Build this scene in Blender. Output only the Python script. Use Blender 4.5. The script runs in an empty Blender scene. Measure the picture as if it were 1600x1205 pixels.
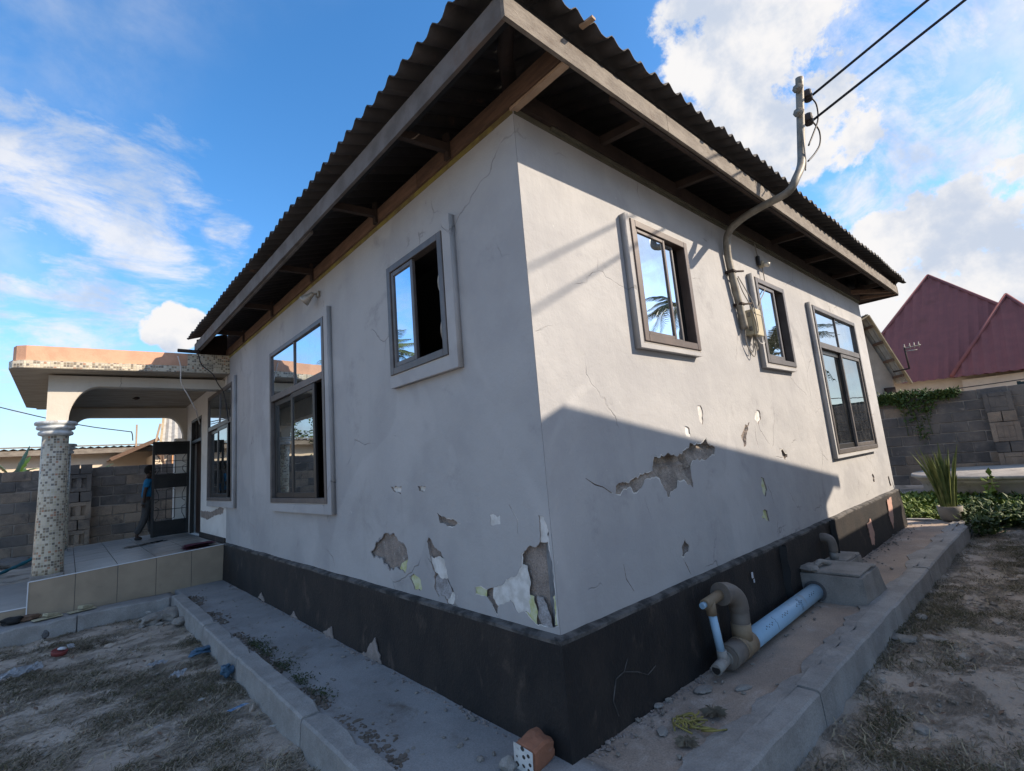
import bpy, bmesh, math, random
from mathutils import Vector, Matrix, noise
random.seed(7)
SC = bpy.context.scene
COL = SC.collection
rad = math.radians
R = random.uniform

# ------------------------------------------------------------------ camera
cam_d = bpy.data.cameras.new('camera')
cam = bpy.data.objects.new('camera', cam_d); COL.objects.link(cam)
cam_d.sensor_width = 36.0
cam_d.lens = 765.54 / 1600 * 36.0
cam_d.clip_start = 0.05; cam_d.clip_end = 3000
rx = Vector((0.745109904, -0.661891060, -0.081923479))
ry = Vector((0.041067580, 0.168134867, -0.984908179))
rz = Vector((0.665676111, 0.730500439, 0.152461219))
mw = Matrix(((rx.x, -ry.x, -rz.x, -1.77971), (rx.y, -ry.y, -rz.y, -1.75613), (rx.z, -ry.z, -rz.z, 1.47891), (0, 0, 0, 1)))
cam.matrix_world = mw
SC.camera = cam

# ------------------------------------------------------------------ light
SUN_D = Vector((-0.80, 1.0, -0.78)).normalized()      # travel direction of the sunlight
sun_el = math.asin(-SUN_D.z)
sun_az = math.atan2(-SUN_D.x, -SUN_D.y)               # clockwise from +Y
sd = bpy.data.lights.new('sun', 'SUN'); sd.energy = 3.9; sd.angle = rad(0.53); sd.color = (1.0, 0.85, 0.68)
so = bpy.data.objects.new('sun', sd); COL.objects.link(so)
so.rotation_euler = SUN_D.to_track_quat('-Z', 'Y').to_euler()
so.location = (0, 0, 30)

SC.view_settings.view_transform = 'Standard'
SC.view_settings.look = 'None'
SC.view_settings.gamma = 1.0
SC.view_settings.exposure = 1.0
SC.view_settings.use_curve_mapping = False
SC.cycles.max_bounces = 6
SC.cycles.use_denoising = True

class NT:
    """small helper round a node tree"""
    def __init__(s, nt): s.nt = nt; s.n = nt.nodes; s.l = nt.links
    def new(s, t, **kw):
        n = s.n.new(t)
        for k, v in kw.items(): setattr(n, k, v)
        return n
    def put(s, sock, v):
        if v is None: return
        if isinstance(v, bpy.types.NodeSocket): s.l.new(v, sock)
        else:
            try: sock.default_value = v
            except Exception: sock.default_value = tuple(v) + (1.0,)
    def math(s, op, a, b=None, c=None, clamp=False):
        n = s.new('ShaderNodeMath', operation=op, use_clamp=clamp)
        s.put(n.inputs[0], a); s.put(n.inputs[1], b)
        if c is not None: s.put(n.inputs[2], c)
        return n.outputs[0]
    def vmath(s, op, a, b=None, out=0):
        n = s.new('ShaderNodeVectorMath', operation=op)
        s.put(n.inputs[0], a)
        if b is not None: s.put(n.inputs[1], b)
        return n.outputs['Value'] if op in ('DOT_PRODUCT', 'LENGTH') else n.outputs[0]
    def noise(s, vec, scale, detail=4, rough=0.55, dist=0.0):
        n = s.new('ShaderNodeTexNoise'); s.put(n.inputs['Vector'], vec)
        n.inputs['Scale'].default_value = scale; n.inputs['Detail'].default_value = detail
        n.inputs['Roughness'].default_value = rough; n.inputs['Distortion'].default_value = dist
        return n.outputs['Fac']
    def ramp(s, fac, a, b, lo=0.0, hi=1.0):
        n = s.new('ShaderNodeMapRange', interpolation_type='SMOOTHSTEP')
        s.put(n.inputs[0], fac)
        for i, v in enumerate((a, b, lo, hi)): n.inputs[i + 1].default_value = v
        return n.outputs[0]
    def mix(s, fac, a, b, bt='MIX'):
        n = s.new('ShaderNodeMix', data_type='RGBA', blend_type=bt)
        s.put(n.inputs[0], fac); s.put(n.inputs[6], a); s.put(n.inputs[7], b)
        return n.outputs[2]
    def mapping(s, vec, scale=(1, 1, 1), loc=(0, 0, 0)):
        n = s.new('ShaderNodeMapping'); s.put(n.inputs[0], vec)
        n.inputs['Scale'].default_value = scale; n.inputs['Location'].default_value = loc
        return n.outputs[0]

# ------------------------------------------------------------------ sky
w = bpy.data.worlds.new('World'); SC.world = w; w.use_nodes = True
w.node_tree.nodes.clear(); t = NT(w.node_tree)
sky = t.new('ShaderNodeTexSky', sky_type='NISHITA', sun_disc=False)
sky.sun_elevation = sun_el; sky.sun_rotation = sun_az; sky.air_density = 1.0; sky.dust_density = 0.6; sky.ozone_density = 2.5
geo = t.new('ShaderNodeTexCoord')
D = geo.outputs['Generated']
sep = t.new('ShaderNodeSeparateXYZ'); t.put(sep.inputs[0], D)
zz = t.math('MAXIMUM', sep.outputs[2], 0.0)
zz = t.math('ADD', zz, 0.32)
flat = t.new('ShaderNodeCombineXYZ')
t.put(flat.inputs[0], t.math('DIVIDE', sep.outputs[0], zz)); t.put(flat.inputs[1], t.math('DIVIDE', sep.outputs[1], zz))
flat.inputs[2].default_value = 0.0
FV = flat.outputs[0]
n_big = t.noise(FV, 1.3, 7, 0.6, 0.2)
n_puff = t.noise(D, 6.5, 10, 0.62, 0.1)
n_wisp = t.noise(t.mapping(FV, (2.4, 3.6, 1)), 1.7, 10, 0.66, 0.35)
def cam_dir(u, v):
    d = rx * ((u - 800) / 765.54) + ry * ((v - 602.5) / 765.54) + rz
    return d.normalized()
def blob(u, v, r_in, r_out):
    """soft patch of sky round one direction, 1 inside r_in and 0 beyond r_out (degrees)"""
    dt = t.vmath('DOT_PRODUCT', D, tuple(cam_dir(u, v)))
    return t.ramp(dt, math.cos(rad(r_out)), math.cos(rad(r_in)))
def vmax(lst):
    o = lst[0]
    for x in lst[1:]: o = t.math('MAXIMUM', o, x)
    return o
cum = vmax([blob(1180, 100, 4, 12), blob(1215, 190, 4, 9.5), blob(1110, 55, 2, 8), blob(1300, 195, 2, 6), blob(1225, 30, 2, 8),
            blob(1480, 430, 5, 10), blob(1560, 370, 4, 9), blob(1600, 440, 5, 10), blob(1400, 380, 1, 5), blob(1380, 470, 3, 7),
            blob(270, 511, .8, 3.2), blob(240, 514, .5, 2.2), blob(300, 508, 0.5, 2.4)])
wis = vmax([blob(60, 210, 3, 11), blob(110, 340, 5, 16), blob(160, 275, 2, 6), blob(60, 440, 4, 15), blob(200, 420, 2, 9), blob(350, 375, 1, 4),
            blob(1480, 215, 4, 15), blob(1560, 120, 3, 11), blob(1420, 30, 2, 9), blob(1340, 45, 1, 7), blob(1590, 30, 2, 8), blob(1450, 320, 2, 9), blob(590, 640, 3, 12)])
everywhere = t.ramp(n_big, 0.40, 0.60)                      # loose cloud cover on the rest of the sky
inview = t.ramp(t.vmath('DOT_PRODUCT', D, tuple(rz)), 0.55, 0.78)
everywhere = t.math('MULTIPLY', everywhere, t.math('SUBTRACT', 1.0, inview))
c_cum = t.ramp(t.math('ADD', t.math('MULTIPLY', cum, 0.44), t.math('MULTIPLY', n_puff, 1.35)), 0.91, 1.03)
c_wis = t.math('MULTIPLY', t.ramp(t.math('ADD', t.math('MULTIPLY', wis, 0.36), t.math('MULTIPLY', n_wisp, 1.15)), 0.78, 1.10), 0.85)
c_all = t.math('MULTIPLY', everywhere, t.ramp(n_puff, 0.32, 0.62, 0.2, 0.85))
haze_low = t.ramp(sep.outputs[2], 0.0, 0.34, 0.70, 0.0)
n_sh = t.noise(t.vmath('ADD', D, (0.02, -0.03, 0.035)), 6.0, 6, 0.6)
cloudcol = t.mix(t.ramp(n_sh, 0.40, 0.60), (3.3, 3.25, 3.25, 1), (2.1, 2.35, 2.8, 1))
hs = t.new('ShaderNodeHueSaturation'); hs.inputs['Saturation'].default_value = 1.28; hs.inputs['Value'].default_value = 1.0
t.put(hs.inputs['Color'], sky.outputs[0])
skyc = t.mix(haze_low, hs.outputs[0], (1.75, 2.15, 2.75, 1))
cf = vmax([c_cum, c_wis, c_all])
full = t.mix(cf, skyc, cloudcol)
bg = t.new('ShaderNodeBackground'); bg.inputs['Strength'].default_value = 0.145
t.put(bg.inputs['Color'], full)
ow = t.new('ShaderNodeOutputWorld'); t.l.new(bg.outputs[0], ow.inputs[0])

# ------------------------------------------------------------------ materials
MAT = {}
def mat(name, c1, c2=None, scale=3.0, rough=0.85, bump=0.0, bscale=40.0, metal=0.0, spec=0.3, speck=0.0, rnd=0.0, stretch=(1, 1, 1), c3=None, s3=9.0, t3=(0.56, 0.7), world=False):
    """mottled surface: c1/c2 by a broad noise, c3 as spots, fine bump, optional tint that differs per object"""
    m = bpy.data.materials.new(name); m.use_nodes = True; MAT[name] = m
    n = NT(m.node_tree); p = m.node_tree.nodes['Principled BSDF']
    tc = n.new('ShaderNodeNewGeometry' if world else 'ShaderNodeTexCoord'); v = n.mapping(tc.outputs['Position' if world else 'Object'], stretch)
    c = c1 if c2 is None else n.mix(n.ramp(n.noise(v, scale, 6, 0.62), 0.36, 0.64), tuple(c1) + (1,), tuple(c2) + (1,))
    if c3 is not None:
        c = n.mix(n.ramp(n.noise(v, s3, 7, 0.68, 0.4), t3[0], t3[1]), c, tuple(c3) + (1,))
    if speck:
        c = n.mix(n.math('MULTIPLY', n.ramp(n.noise(v, 130, 3, 0.7), 0.35, 0.7), speck), c, (0.03, 0.028, 0.025, 1))
    if rnd:
        oi = n.new('ShaderNodeObjectInfo')
        k = n.math('MULTIPLY_ADD', oi.outputs['Random'], 2 * rnd, 1 - rnd)
        c = n.mix(1.0, c if isinstance(c, bpy.types.NodeSocket) else tuple(c) + (1,), n.vmath('SCALE', (1, 1, 1)), 'MULTIPLY')
        sc = c.node.inputs[7].links[0].from_node; n.put(sc.inputs['Scale'], k)
    n.put(p.inputs['Base Color'], c if isinstance(c, bpy.types.NodeSocket) else tuple(c) + (1,))
    p.inputs['Roughness'].default_value = rough; p.inputs['Metallic'].default_value = metal
    p.inputs['Specular IOR Level'].default_value = spec
    if bump:
        b = n.new('ShaderNodeBump'); b.inputs['Strength'].default_value = 1.0; b.inputs['Distance'].default_value = bump
        n.put(b.inputs['Height'], n.noise(v, bscale, 6, 0.65)); n.l.new(b.outputs[0], p.inputs['Normal'])
    return m

def wall_paint(name, base, stain, streak=0.35, lowdirt=0.5):
    m = bpy.data.materials.new(name); m.use_nodes = True; MAT[name] = m
    n = NT(m.node_tree); p = m.node_tree.nodes['Principled BSDF']
    g = n.new('ShaderNodeNewGeometry'); v = g.outputs['Position']
    a = n.ramp(n.noise(v, 1.3, 5, 0.6), 0.35, 0.68)
    c = n.mix(n.math('MULTIPLY', a, 0.75), tuple(base) + (1,), tuple(stain) + (1,))
    st = n.ramp(n.noise(n.mapping(v, (7, 7, 0.55)), 1.6, 5, 0.6), 0.50, 0.78)
    st = n.math('MULTIPLY', st, n.ramp(n.noise(v, 0.8, 3, 0.5), 0.42, 0.66))
    c = n.mix(n.math('MULTIPLY', st, streak), c, tuple(x * 0.72 for x in base) + (1,))
    sp = n.ramp(n.noise(v, 22, 5, 0.7), 0.60, 0.74)
    c = n.mix(n.math('MULTIPLY', sp, 0.20), c, tuple(min(1, x * 1.30) for x in base) + (1,))
    low = n.ramp(n.noise(v, 2.1, 7, 0.68, 0.3), 0.56, 0.76)
    c = n.mix(n.math('MULTIPLY', low, lowdirt), c, tuple(x * 0.78 for x in stain) + (1,))
    dk = n.ramp(n.noise(v, 9, 8, 0.75, 0.6), 0.68, 0.75)
    c = n.mix(n.math('MULTIPLY', dk, 0.5), c, (0.15, 0.145, 0.14, 1))
    ch = n.math('MULTIPLY', n.ramp(n.noise(n.mapping(v, (17, 17, 9)), 1.0, 5, 0.6, 0.5), 0.70, 0.735), n.ramp(n.noise(v, 0.9, 2, 0.5), 0.42, 0.58))
    c = n.mix(n.math('MULTIPLY', ch, 0.8), c, (0.60, 0.59, 0.57, 1))                       # small white chips
    wv = n.vmath('ADD', v, n.vmath('SCALE', n.new('ShaderNodeTexNoise').outputs['Color']))
    nz = wv.node.inputs[1].links[0].from_node; nz.inputs['Scale'].default_value = 0.3
    tx = nz.inputs[0].links[0].from_node; n.put(tx.inputs['Vector'], v); tx.inputs['Scale'].default_value = 2.6; tx.inputs['Detail'].default_value = 6
    vo = n.new('ShaderNodeTexVoronoi', feature='DISTANCE_TO_EDGE'); n.put(vo.inputs['Vector'], wv); vo.inputs['Scale'].default_value = 1.15
    cr = n.math('MULTIPLY', n.ramp(vo.outputs['Distance'], 0.0, 0.007, 1.0, 0.0), n.ramp(n.noise(v, 1.1, 4, 0.6), 0.51, 0.60))
    c = n.mix(n.math('MULTIPLY', cr, 0.5), c, (0.12, 0.115, 0.11, 1))                     # hairline cracks
    pt = n.ramp(n.noise(v, 0.75, 3, 0.5, 1.2), 0.55, 0.60)
    c = n.mix(n.math('MULTIPLY', pt, 0.20), c, tuple(min(1, x * 1.35) for x in base) + (1,))   # patched, repainted areas
    n.put(p.inputs['Base Color'], c); p.inputs['Roughness'].default_value = 0.78; p.inputs['Specular IOR Level'].default_value = 0.25
    b = n.new('ShaderNodeBump'); b.inputs['Distance'].default_value = 0.004
    h = n.math('ADD', n.math('MULTIPLY', n.noise(v, 3, 5, 0.55), 4.0), n.math('MULTIPLY', n.noise(v, 60, 5, 0.65), 0.4))
    h = n.math('SUBTRACT', h, n.math('ADD', n.math('MULTIPLY', cr, 0.8), n.math('MULTIPLY', ch, 0.4)))
    n.put(b.inputs['Height'], h); n.l.new(b.outputs[0], p.inputs['Normal'])
    return m

def mosaic(name):
    m = bpy.data.materials.new(name); m.use_nodes = True; MAT[name] = m
    n = NT(m.node_tree); p = m.node_tree.nodes['Principled BSDF']
    uv = n.new('ShaderNodeUVMap'); sc = n.vmath('SCALE', uv.outputs[0]); sc.node.inputs['Scale'].default_value = 1 / 0.031
    fl = n.vmath('FLOOR', sc); fr = n.vmath('FRACTION', sc)
    wn = n.new('ShaderNodeTexWhiteNoise', noise_dimensions='2D'); n.put(wn.inputs['Vector'], fl)
    cr = n.new('ShaderNodeValToRGB'); cr.color_ramp.interpolation = 'CONSTANT'; n.put(cr.inputs[0], wn.outputs['Value'])
    pal = [(0.0, (0.57, 0.50, 0.37)), (0.28, (0.50, 0.44, 0.31)), (0.50, (0.60, 0.54, 0.42)), (0.57, (0.20, 0.16, 0.105)), (0.73, (0.28, 0.225, 0.145)), (0.85, (0.15, 0.13, 0.10)), (0.955, (0.40, 0.21, 0.12))]
    e = cr.color_ramp.elements
    while len(e) < len(pal): e.new(0.5)
    for k, (ps, c) in enumerate(pal): e[k].position = ps; e[k].color = c + (1,)
    s2 = n.new('ShaderNodeSeparateXYZ'); n.put(s2.inputs[0], fr)
    g = n.math('MINIMUM', n.math('MINIMUM', s2.outputs[0], s2.outputs[1]), n.math('MINIMUM', n.math('SUBTRACT', 1, s2.outputs[0]), n.math('SUBTRACT', 1, s2.outputs[1])))
    gm = n.ramp(g, 0.05, 0.11)
    tc = n.new('ShaderNodeTexCoord')
    c = n.mix(gm, (0.58, 0.53, 0.44, 1), cr.outputs[0])
    c = n.mix(n.math('MULTIPLY', n.ramp(n.noise(tc.outputs['Object'], 6, 6, 0.6), 0.45, 0.7), 0.45), c, (0.25, 0.22, 0.17, 1))
    n.put(p.inputs['Base Color'], c); n.put(p.inputs['Roughness'], n.ramp(gm, 0, 1, 0.8, 0.32))
    b = n.new('ShaderNodeBump'); b.inputs['Distance'].default_value = 0.004; n.put(b.inputs['Height'], gm); n.l.new(b.outputs[0], p.inputs['Normal'])
    return m

def glass(name, refl=0.6, tint=(0.80, 0.90, 1.0), trans=(0.10, 0.12, 0.13)):
    m = bpy.data.materials.new(name); m.use_nodes = True; MAT[name] = m
    n = NT(m.node_tree); m.node_tree.nodes.clear()
    gl = n.new('ShaderNodeBsdfGlossy'); gl.inputs['Color'].default_value = tint + (1,); gl.inputs['Roughness'].default_value = 0.008
    tr = n.new('ShaderNodeBsdfTransparent'); tr.inputs['Color'].default_value = trans + (1,)
    df = n.new('ShaderNodeBsdfDiffuse'); df.inputs['Color'].default_value = (0.30, 0.30, 0.29, 1)
    tc = n.new('ShaderNodeTexCoord')
    dust = n.ramp(n.noise(n.mapping(tc.outputs['Object'], (1, 1, 0.5)), 9, 7, 0.7), 0.45, 0.85, 0.015, 0.16)
    b = n.new('ShaderNodeBump'); b.inputs['Distance'].default_value = 0.0012; n.put(b.inputs['Height'], n.noise(tc.outputs['Object'], 2.2, 2, 0.5)); n.l.new(b.outputs[0], gl.inputs['Normal'])
    m1 = n.new('ShaderNodeMixShader'); m1.inputs[0].default_value = refl; n.l.new(tr.outputs[0], m1.inputs[1]); n.l.new(gl.outputs[0], m1.inputs[2])
    m2 = n.new('ShaderNodeMixShader'); n.put(m2.inputs[0], dust); n.l.new(m1.outputs[0], m2.inputs[1]); n.l.new(df.outputs[0], m2.inputs[2])
    o = n.new('ShaderNodeOutputMaterial'); n.l.new(m2.outputs[0], o.inputs[0])
    return m

wall_paint('wall_paint', (0.385, 0.383, 0.38), (0.305, 0.305, 0.31), 0.5, 0.85)
wall_paint('wall_white', (0.66, 0.65, 0.62), (0.56, 0.55, 0.52), 0.1, 0.3)
wall_paint('porch_paint', (0.50, 0.47, 0.41), (0.42, 0.39, 0.33), 0.3, 0.1)
wall_paint('cream_wall', (0.62, 0.52, 0.40), (0.52, 0.43, 0.32), 0.3, 0.2)
wall_paint('pale_wall', (0.52, 0.46, 0.38), (0.42, 0.36, 0.29), 0.4, 0.3)
wall_paint('orange_wall', (0.55, 0.30, 0.15), (0.45, 0.24, 0.12), 0.3, 0.2)
mat('interior', (0.16, 0.155, 0.15), rough=0.9)
mat('plinth_paint', (0.014, 0.0135, 0.014), (0.026, 0.022, 0.020), 2.2, 0.66, 0.005, 30, c3=(0.085, 0.064, 0.052), s3=3.0, t3=(0.55, 0.78), stretch=(2.0, 2.0, 1.2))
mat('ledge_cement', (0.13, 0.122, 0.115), (0.03, 0.03, 0.03), 8, 0.9, 0.006, 45)
mat('bare_render', (0.36, 0.305, 0.265), (0.25, 0.215, 0.19), 9, 0.95, 0.016, 34, speck=0.4, c3=(0.46, 0.43, 0.40), s3=13, t3=(0.60, 0.70))
mat('hole_render', (0.44, 0.38, 0.32), (0.27, 0.23, 0.195), 11, 0.95, 0.020, 30, speck=0.5)
mat('white_primer', (0.66, 0.655, 0.63), (0.50, 0.49, 0.46), 14, 0.85, 0.003, 60)
mat('grey_primer', (0.40, 0.40, 0.41), (0.27, 0.26, 0.26), 18, 0.9, 0.004, 60, speck=0.4)
mat('old_green_paint', (0.44, 0.46, 0.20), (0.55, 0.57, 0.40), 12, 0.85, 0.003, 60)
mat('old_band_grey', (0.12, 0.118, 0.085), (0.09, 0.085, 0.065), 5, 0.9, 0.004, 40)
mat('old_yellow_paint', (0.25, 0.215, 0.055), (0.14, 0.11, 0.055), 4, 0.85, 0.004, 40, stretch=(1, 1, 1))
mat('crack_dark', (0.06, 0.052, 0.045), rough=1.0)
mat('roof_sheet', (0.058, 0.054, 0.053), (0.04, 0.038, 0.038), 3, 0.72, 0.002, 40, c3=(0.16, 0.10, 0.07), s3=4, t3=(0.6, 0.8), rnd=0.12)
mat('fascia_board', (0.22, 0.195, 0.165), (0.15, 0.13, 0.11), 5, 0.85, 0.006, 35, c3=(0.12, 0.095, 0.075), s3=6, t3=(0.52, 0.70), stretch=(1, 1, 2.5))
mat('fascia_left', (0.145, 0.135, 0.13), (0.10, 0.09, 0.083), 5, 0.85, 0.003, 35, c3=(0.12, 0.085, 0.065), s3=3.4, t3=(0.54, 0.76))  # darker, greyer fascia colour used along the left eave
mat('timber_brown', (0.17, 0.105, 0.070), (0.115, 0.074, 0.052), 7, 0.85, 0.003, 40, stretch=(5, 0.8, 5), rnd=0.2)
mat('timber_dark', (0.050, 0.035, 0.028), (0.034, 0.025, 0.021), 6, 0.88, 0.003, 40)
mat('timber_pale', (0.40, 0.29, 0.20), (0.31, 0.22, 0.15), 6, 0.85, 0.003, 40)
mat('frame_brown', (0.095, 0.068, 0.056), (0.068, 0.050, 0.042), 8, 0.48, 0.0005, 80, spec=0.5)
mat('frame_grey', (0.11, 0.098, 0.092), (0.08, 0.071, 0.067), 8, 0.45, 0.0005, 80, spec=0.5)
mat('frame_black', (0.018, 0.017, 0.017), rough=0.4, spec=0.5)
glass('glass_pane', 0.82); glass('glass_low', 0.58, (0.85, 0.92, 0.96), (0.08, 0.09, 0.09))
mat('putty', (0.45, 0.42, 0.38), rough=0.9)
mat('grille_white', (0.52, 0.50, 0.46), (0.30, 0.26, 0.20), 20, 0.6, 0.001, 80)
mosaic('mosaic_tile')
mat('peach_paint', (0.58, 0.335, 0.22), (0.48, 0.275, 0.18), 4, 0.85, 0.003, 40, c3=(0.40, 0.23, 0.14), s3=5, t3=(0.62, 0.85))
mat('soffit_cement', (0.37, 0.335, 0.275), (0.27, 0.24, 0.195), 4, 0.92, 0.004, 30, stretch=(0.7, 3, 3))
mat('capital_paint', (0.52, 0.56, 0.58), (0.40, 0.42, 0.42), 12, 0.7, 0.006, 25, c3=(0.25, 0.21, 0.18), s3=14, t3=(0.55, 0.7))
mat('riser_tile', (0.37, 0.29, 0.205), (0.31, 0.245, 0.175), 3, 0.38, 0.0005, 60, c3=(0.17, 0.145, 0.115), s3=6, t3=(0.6, 0.85), rnd=0.05, spec=0.45)
mat('floor_tile', (0.31, 0.285, 0.26), (0.24, 0.222, 0.20), 4, 0.30, 0.0005, 50, c3=(0.18, 0.165, 0.15), s3=5, t3=(0.52, 0.8), rnd=0.05, spec=0.5)
mat('tile_trim', (0.72, 0.73, 0.74), rough=0.35)
mat('grout', (0.17, 0.155, 0.14), rough=0.95)
mat('apron_left', (0.31, 0.302, 0.295), (0.25, 0.242, 0.236), 2.4, 0.9, 0.004, 28, c3=(0.155, 0.132, 0.115), s3=2.6, t3=(0.55, 0.75), speck=0.25)
mat('apron_right', (0.42, 0.325, 0.255), (0.32, 0.26, 0.215), 2.0, 0.93, 0.006, 28, c3=(0.47, 0.41, 0.36), s3=3.0, t3=(0.52, 0.72), speck=0.35)
mat('kerb_cement', (0.36, 0.343, 0.322), (0.27, 0.255, 0.238), 4, 0.9, 0.009, 30, c3=(0.19, 0.16, 0.135), s3=5, t3=(0.58, 0.8), speck=0.25)
mat('concrete', (0.30, 0.28, 0.255), (0.225, 0.21, 0.19), 5, 0.92, 0.006, 30, c3=(0.14, 0.125, 0.115), s3=5, t3=(0.56, 0.78), speck=0.25)
mat('concrete_dark', (0.115, 0.112, 0.112), (0.085, 0.082, 0.082), 5, 0.9, 0.006, 30, speck=0.2)
mat('tank_cement', (0.40, 0.36, 0.31), (0.30, 0.27, 0.235), 3, 0.92, 0.006, 25, c3=(0.12, 0.112, 0.10), s3=2.4, t3=(0.54, 0.72))
mat('block', (0.33, 0.26, 0.195), (0.19, 0.155, 0.125), 1.8, 0.95, 0.014, 26, rnd=0.14, speck=0.4, world=True, c3=(0.10, 0.09, 0.08), s3=2.6, t3=(0.54, 0.72))
mat('block_sooty', (0.095, 0.090, 0.086), (0.16, 0.142, 0.125), 1.9, 0.95, 0.016, 24, world=True, rnd=0.12, c3=(0.24, 0.21, 0.18), s3=3.5, t3=(0.56, 0.74))
mat('mortar', (0.30, 0.27, 0.235), (0.16, 0.145, 0.13), 2.2, 0.95, 0.014, 30, world=True)
mat('mortar_dark', (0.085, 0.078, 0.072), (0.14, 0.125, 0.11), 5, 0.95, 0.010, 30)
mat('pvc_blue', (0.26, 0.42, 0.56), (0.30, 0.46, 0.60), 5, 0.42, 0.0, c3=(0.22, 0.25, 0.26), s3=7, t3=(0.54, 0.78), spec=0.45)
mat('pvc_print', (0.04, 0.05, 0.07), rough=0.6)
mat('pvc_grey', (0.135, 0.118, 0.105), (0.17, 0.145, 0.12), 9, 0.55, 0.001, 60, c3=(0.24, 0.19, 0.13), s3=7, t3=(0.55, 0.8))
mat('pvc_tan', (0.26, 0.195, 0.125), (0.20, 0.15, 0.10), 9, 0.6, 0.001, 60)
mat('pvc_pale', (0.30, 0.29, 0.265), (0.23, 0.21, 0.19), 9, 0.55, 0.001, 60)
mat('conduit', (0.24, 0.225, 0.19), (0.15, 0.135, 0.11), 9, 0.55, 0.001, 50, c3=(0.12, 0.095, 0.07), s3=6, t3=(0.55, 0.8), metal=0.25)
mat('cable_black', (0.02, 0.021, 0.025), rough=0.55)
mat('cable_grey', (0.20, 0.185, 0.16), rough=0.6)
mat('cable_white', (0.55, 0.53, 0.50), rough=0.6)
mat('insulator', (0.030, 0.026, 0.026), (0.05, 0.04, 0.036), 12, 0.5)
mat('meter_beige', (0.44, 0.39, 0.27), (0.38, 0.335, 0.23), 9, 0.55, 0.0005, 60, c3=(0.26, 0.22, 0.15), s3=8, t3=(0.6, 0.8))
mat('lamp_metal', (0.42, 0.39, 0.34), (0.30, 0.27, 0.22), 15, 0.45, metal=0.4)
mat('lamp_lens', (0.62, 0.58, 0.48), rough=0.2, spec=0.6)
mat('iron_black', (0.013, 0.014, 0.015), (0.022, 0.022, 0.022), 5, 0.5, spec=0.4)
mat('door_dark', (0.035, 0.022, 0.017), (0.05, 0.030, 0.022), 4, 0.5)
mat('skin', (0.045, 0.026, 0.018), rough=0.6)
mat('hair', (0.012, 0.010, 0.009), rough=0.9)
mat('eye', (0.5, 0.48, 0.45), rough=0.4)
mat('shirt_blue', (0.012, 0.15, 0.30), (0.010, 0.125, 0.26), 12, 0.9, 0.004, 30)
mat('collar_red', (0.45, 0.04, 0.05), rough=0.9)
mat('trousers', (0.062, 0.060, 0.058), (0.045, 0.044, 0.043), 10, 0.9, 0.004, 30)
mat('shoe', (0.03, 0.026, 0.024), rough=0.7)
mat('iron_roof_grey', (0.40, 0.385, 0.345), (0.31, 0.295, 0.26), 5, 0.6, 0.001, 50, c3=(0.26, 0.20, 0.15), s3=4, t3=(0.6, 0.8), metal=0.1)
mat('iron_roof_rusty', (0.21, 0.165, 0.135), (0.145, 0.11, 0.09), 3, 0.75, 0.001, 50)
mat('maroon_roof', (0.23, 0.088, 0.082), (0.20, 0.080, 0.076), 2, 0.65, 0.001, 50, spec=0.12, c3=(0.17, 0.07, 0.06), s3=1.2, t3=(0.55, 0.8))
mat('plaster_cracked', (0.46, 0.385, 0.30), (0.36, 0.30, 0.235), 2, 0.92, 0.008, 12, c3=(0.22, 0.18, 0.145), s3=2.4, t3=(0.57, 0.74))
mat('verge_timber', (0.42, 0.33, 0.20), (0.30, 0.23, 0.14), 4, 0.85, 0.002, 40)
mat('green_sheet', (0.018, 0.045, 0.045), (0.012, 0.03, 0.032), 4, 0.6)
mat('leaf_banana', (0.05, 0.105, 0.02), (0.035, 0.075, 0.016), 5, 0.5, 0.001, 40, spec=0.4)
mat('leaf_snake', (0.08, 0.115, 0.028), (0.17, 0.19, 0.06), 9, 0.5, spec=0.4, rnd=0.2)
mat('leaf_weed', (0.17, 0.22, 0.035), (0.09, 0.14, 0.025), 4, 0.65, spec=0.3)
mat('leaf_kerb', (0.030, 0.042, 0.018), (0.045, 0.058, 0.024), 6, 0.7)
mat('leaf_dark', (0.036, 0.060, 0.017), (0.062, 0.095, 0.023), 4, 0.65, spec=0.3)
mat('leaf_ivy', (0.05, 0.085, 0.022), (0.08, 0.12, 0.03), 5, 0.65, spec=0.3)
mat('leaf_palm', (0.060, 0.085, 0.028), (0.085, 0.105, 0.040), 3, 0.55)
mat('bark', (0.16, 0.125, 0.095), (0.11, 0.085, 0.065), 5, 0.95, 0.01, 20)
mat('dry_grass', (0.27, 0.225, 0.165), (0.175, 0.147, 0.11), 2.2, 0.95, spec=0.1, c3=(0.32, 0.265, 0.18), s3=7, t3=(0.55, 0.75))
mat('dry_grass_green', (0.072, 0.066, 0.038), (0.105, 0.09, 0.056), 3, 0.95, spec=0.1)
mat('soil', (0.10, 0.082, 0.066), (0.16, 0.13, 0.105), 9, 0.95, 0.006, 60)
mat('raw_base', (0.30, 0.255, 0.23), (0.22, 0.185, 0.165), 11, 0.95, 0.008, 50)
mat('straw', (0.40, 0.33, 0.22), (0.30, 0.25, 0.165), 5, 0.9)
mat('stone', (0.30, 0.27, 0.235), (0.22, 0.20, 0.175), 8, 0.95, 0.006, 40, rnd=0.2)
mat('red_clay', (0.33, 0.145, 0.085), (0.25, 0.115, 0.07), 7, 0.92, 0.006, 40, c3=(0.34, 0.28, 0.24), s3=9, t3=(0.58, 0.75))
mat('plastic_red', (0.20, 0.045, 0.04), rough=0.5)
mat('plastic_white', (0.55, 0.56, 0.58), (0.46, 0.47, 0.49), 20, 0.55, 0.004, 50)
mat('plastic_blue', (0.06, 0.125, 0.19), (0.045, 0.09, 0.14), 14, 0.45, 0.006, 30)
mat('wrapper_blue', (0.16, 0.36, 0.62), (0.55, 0.62, 0.70), 24, 0.45, 0.004, 60)
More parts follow.
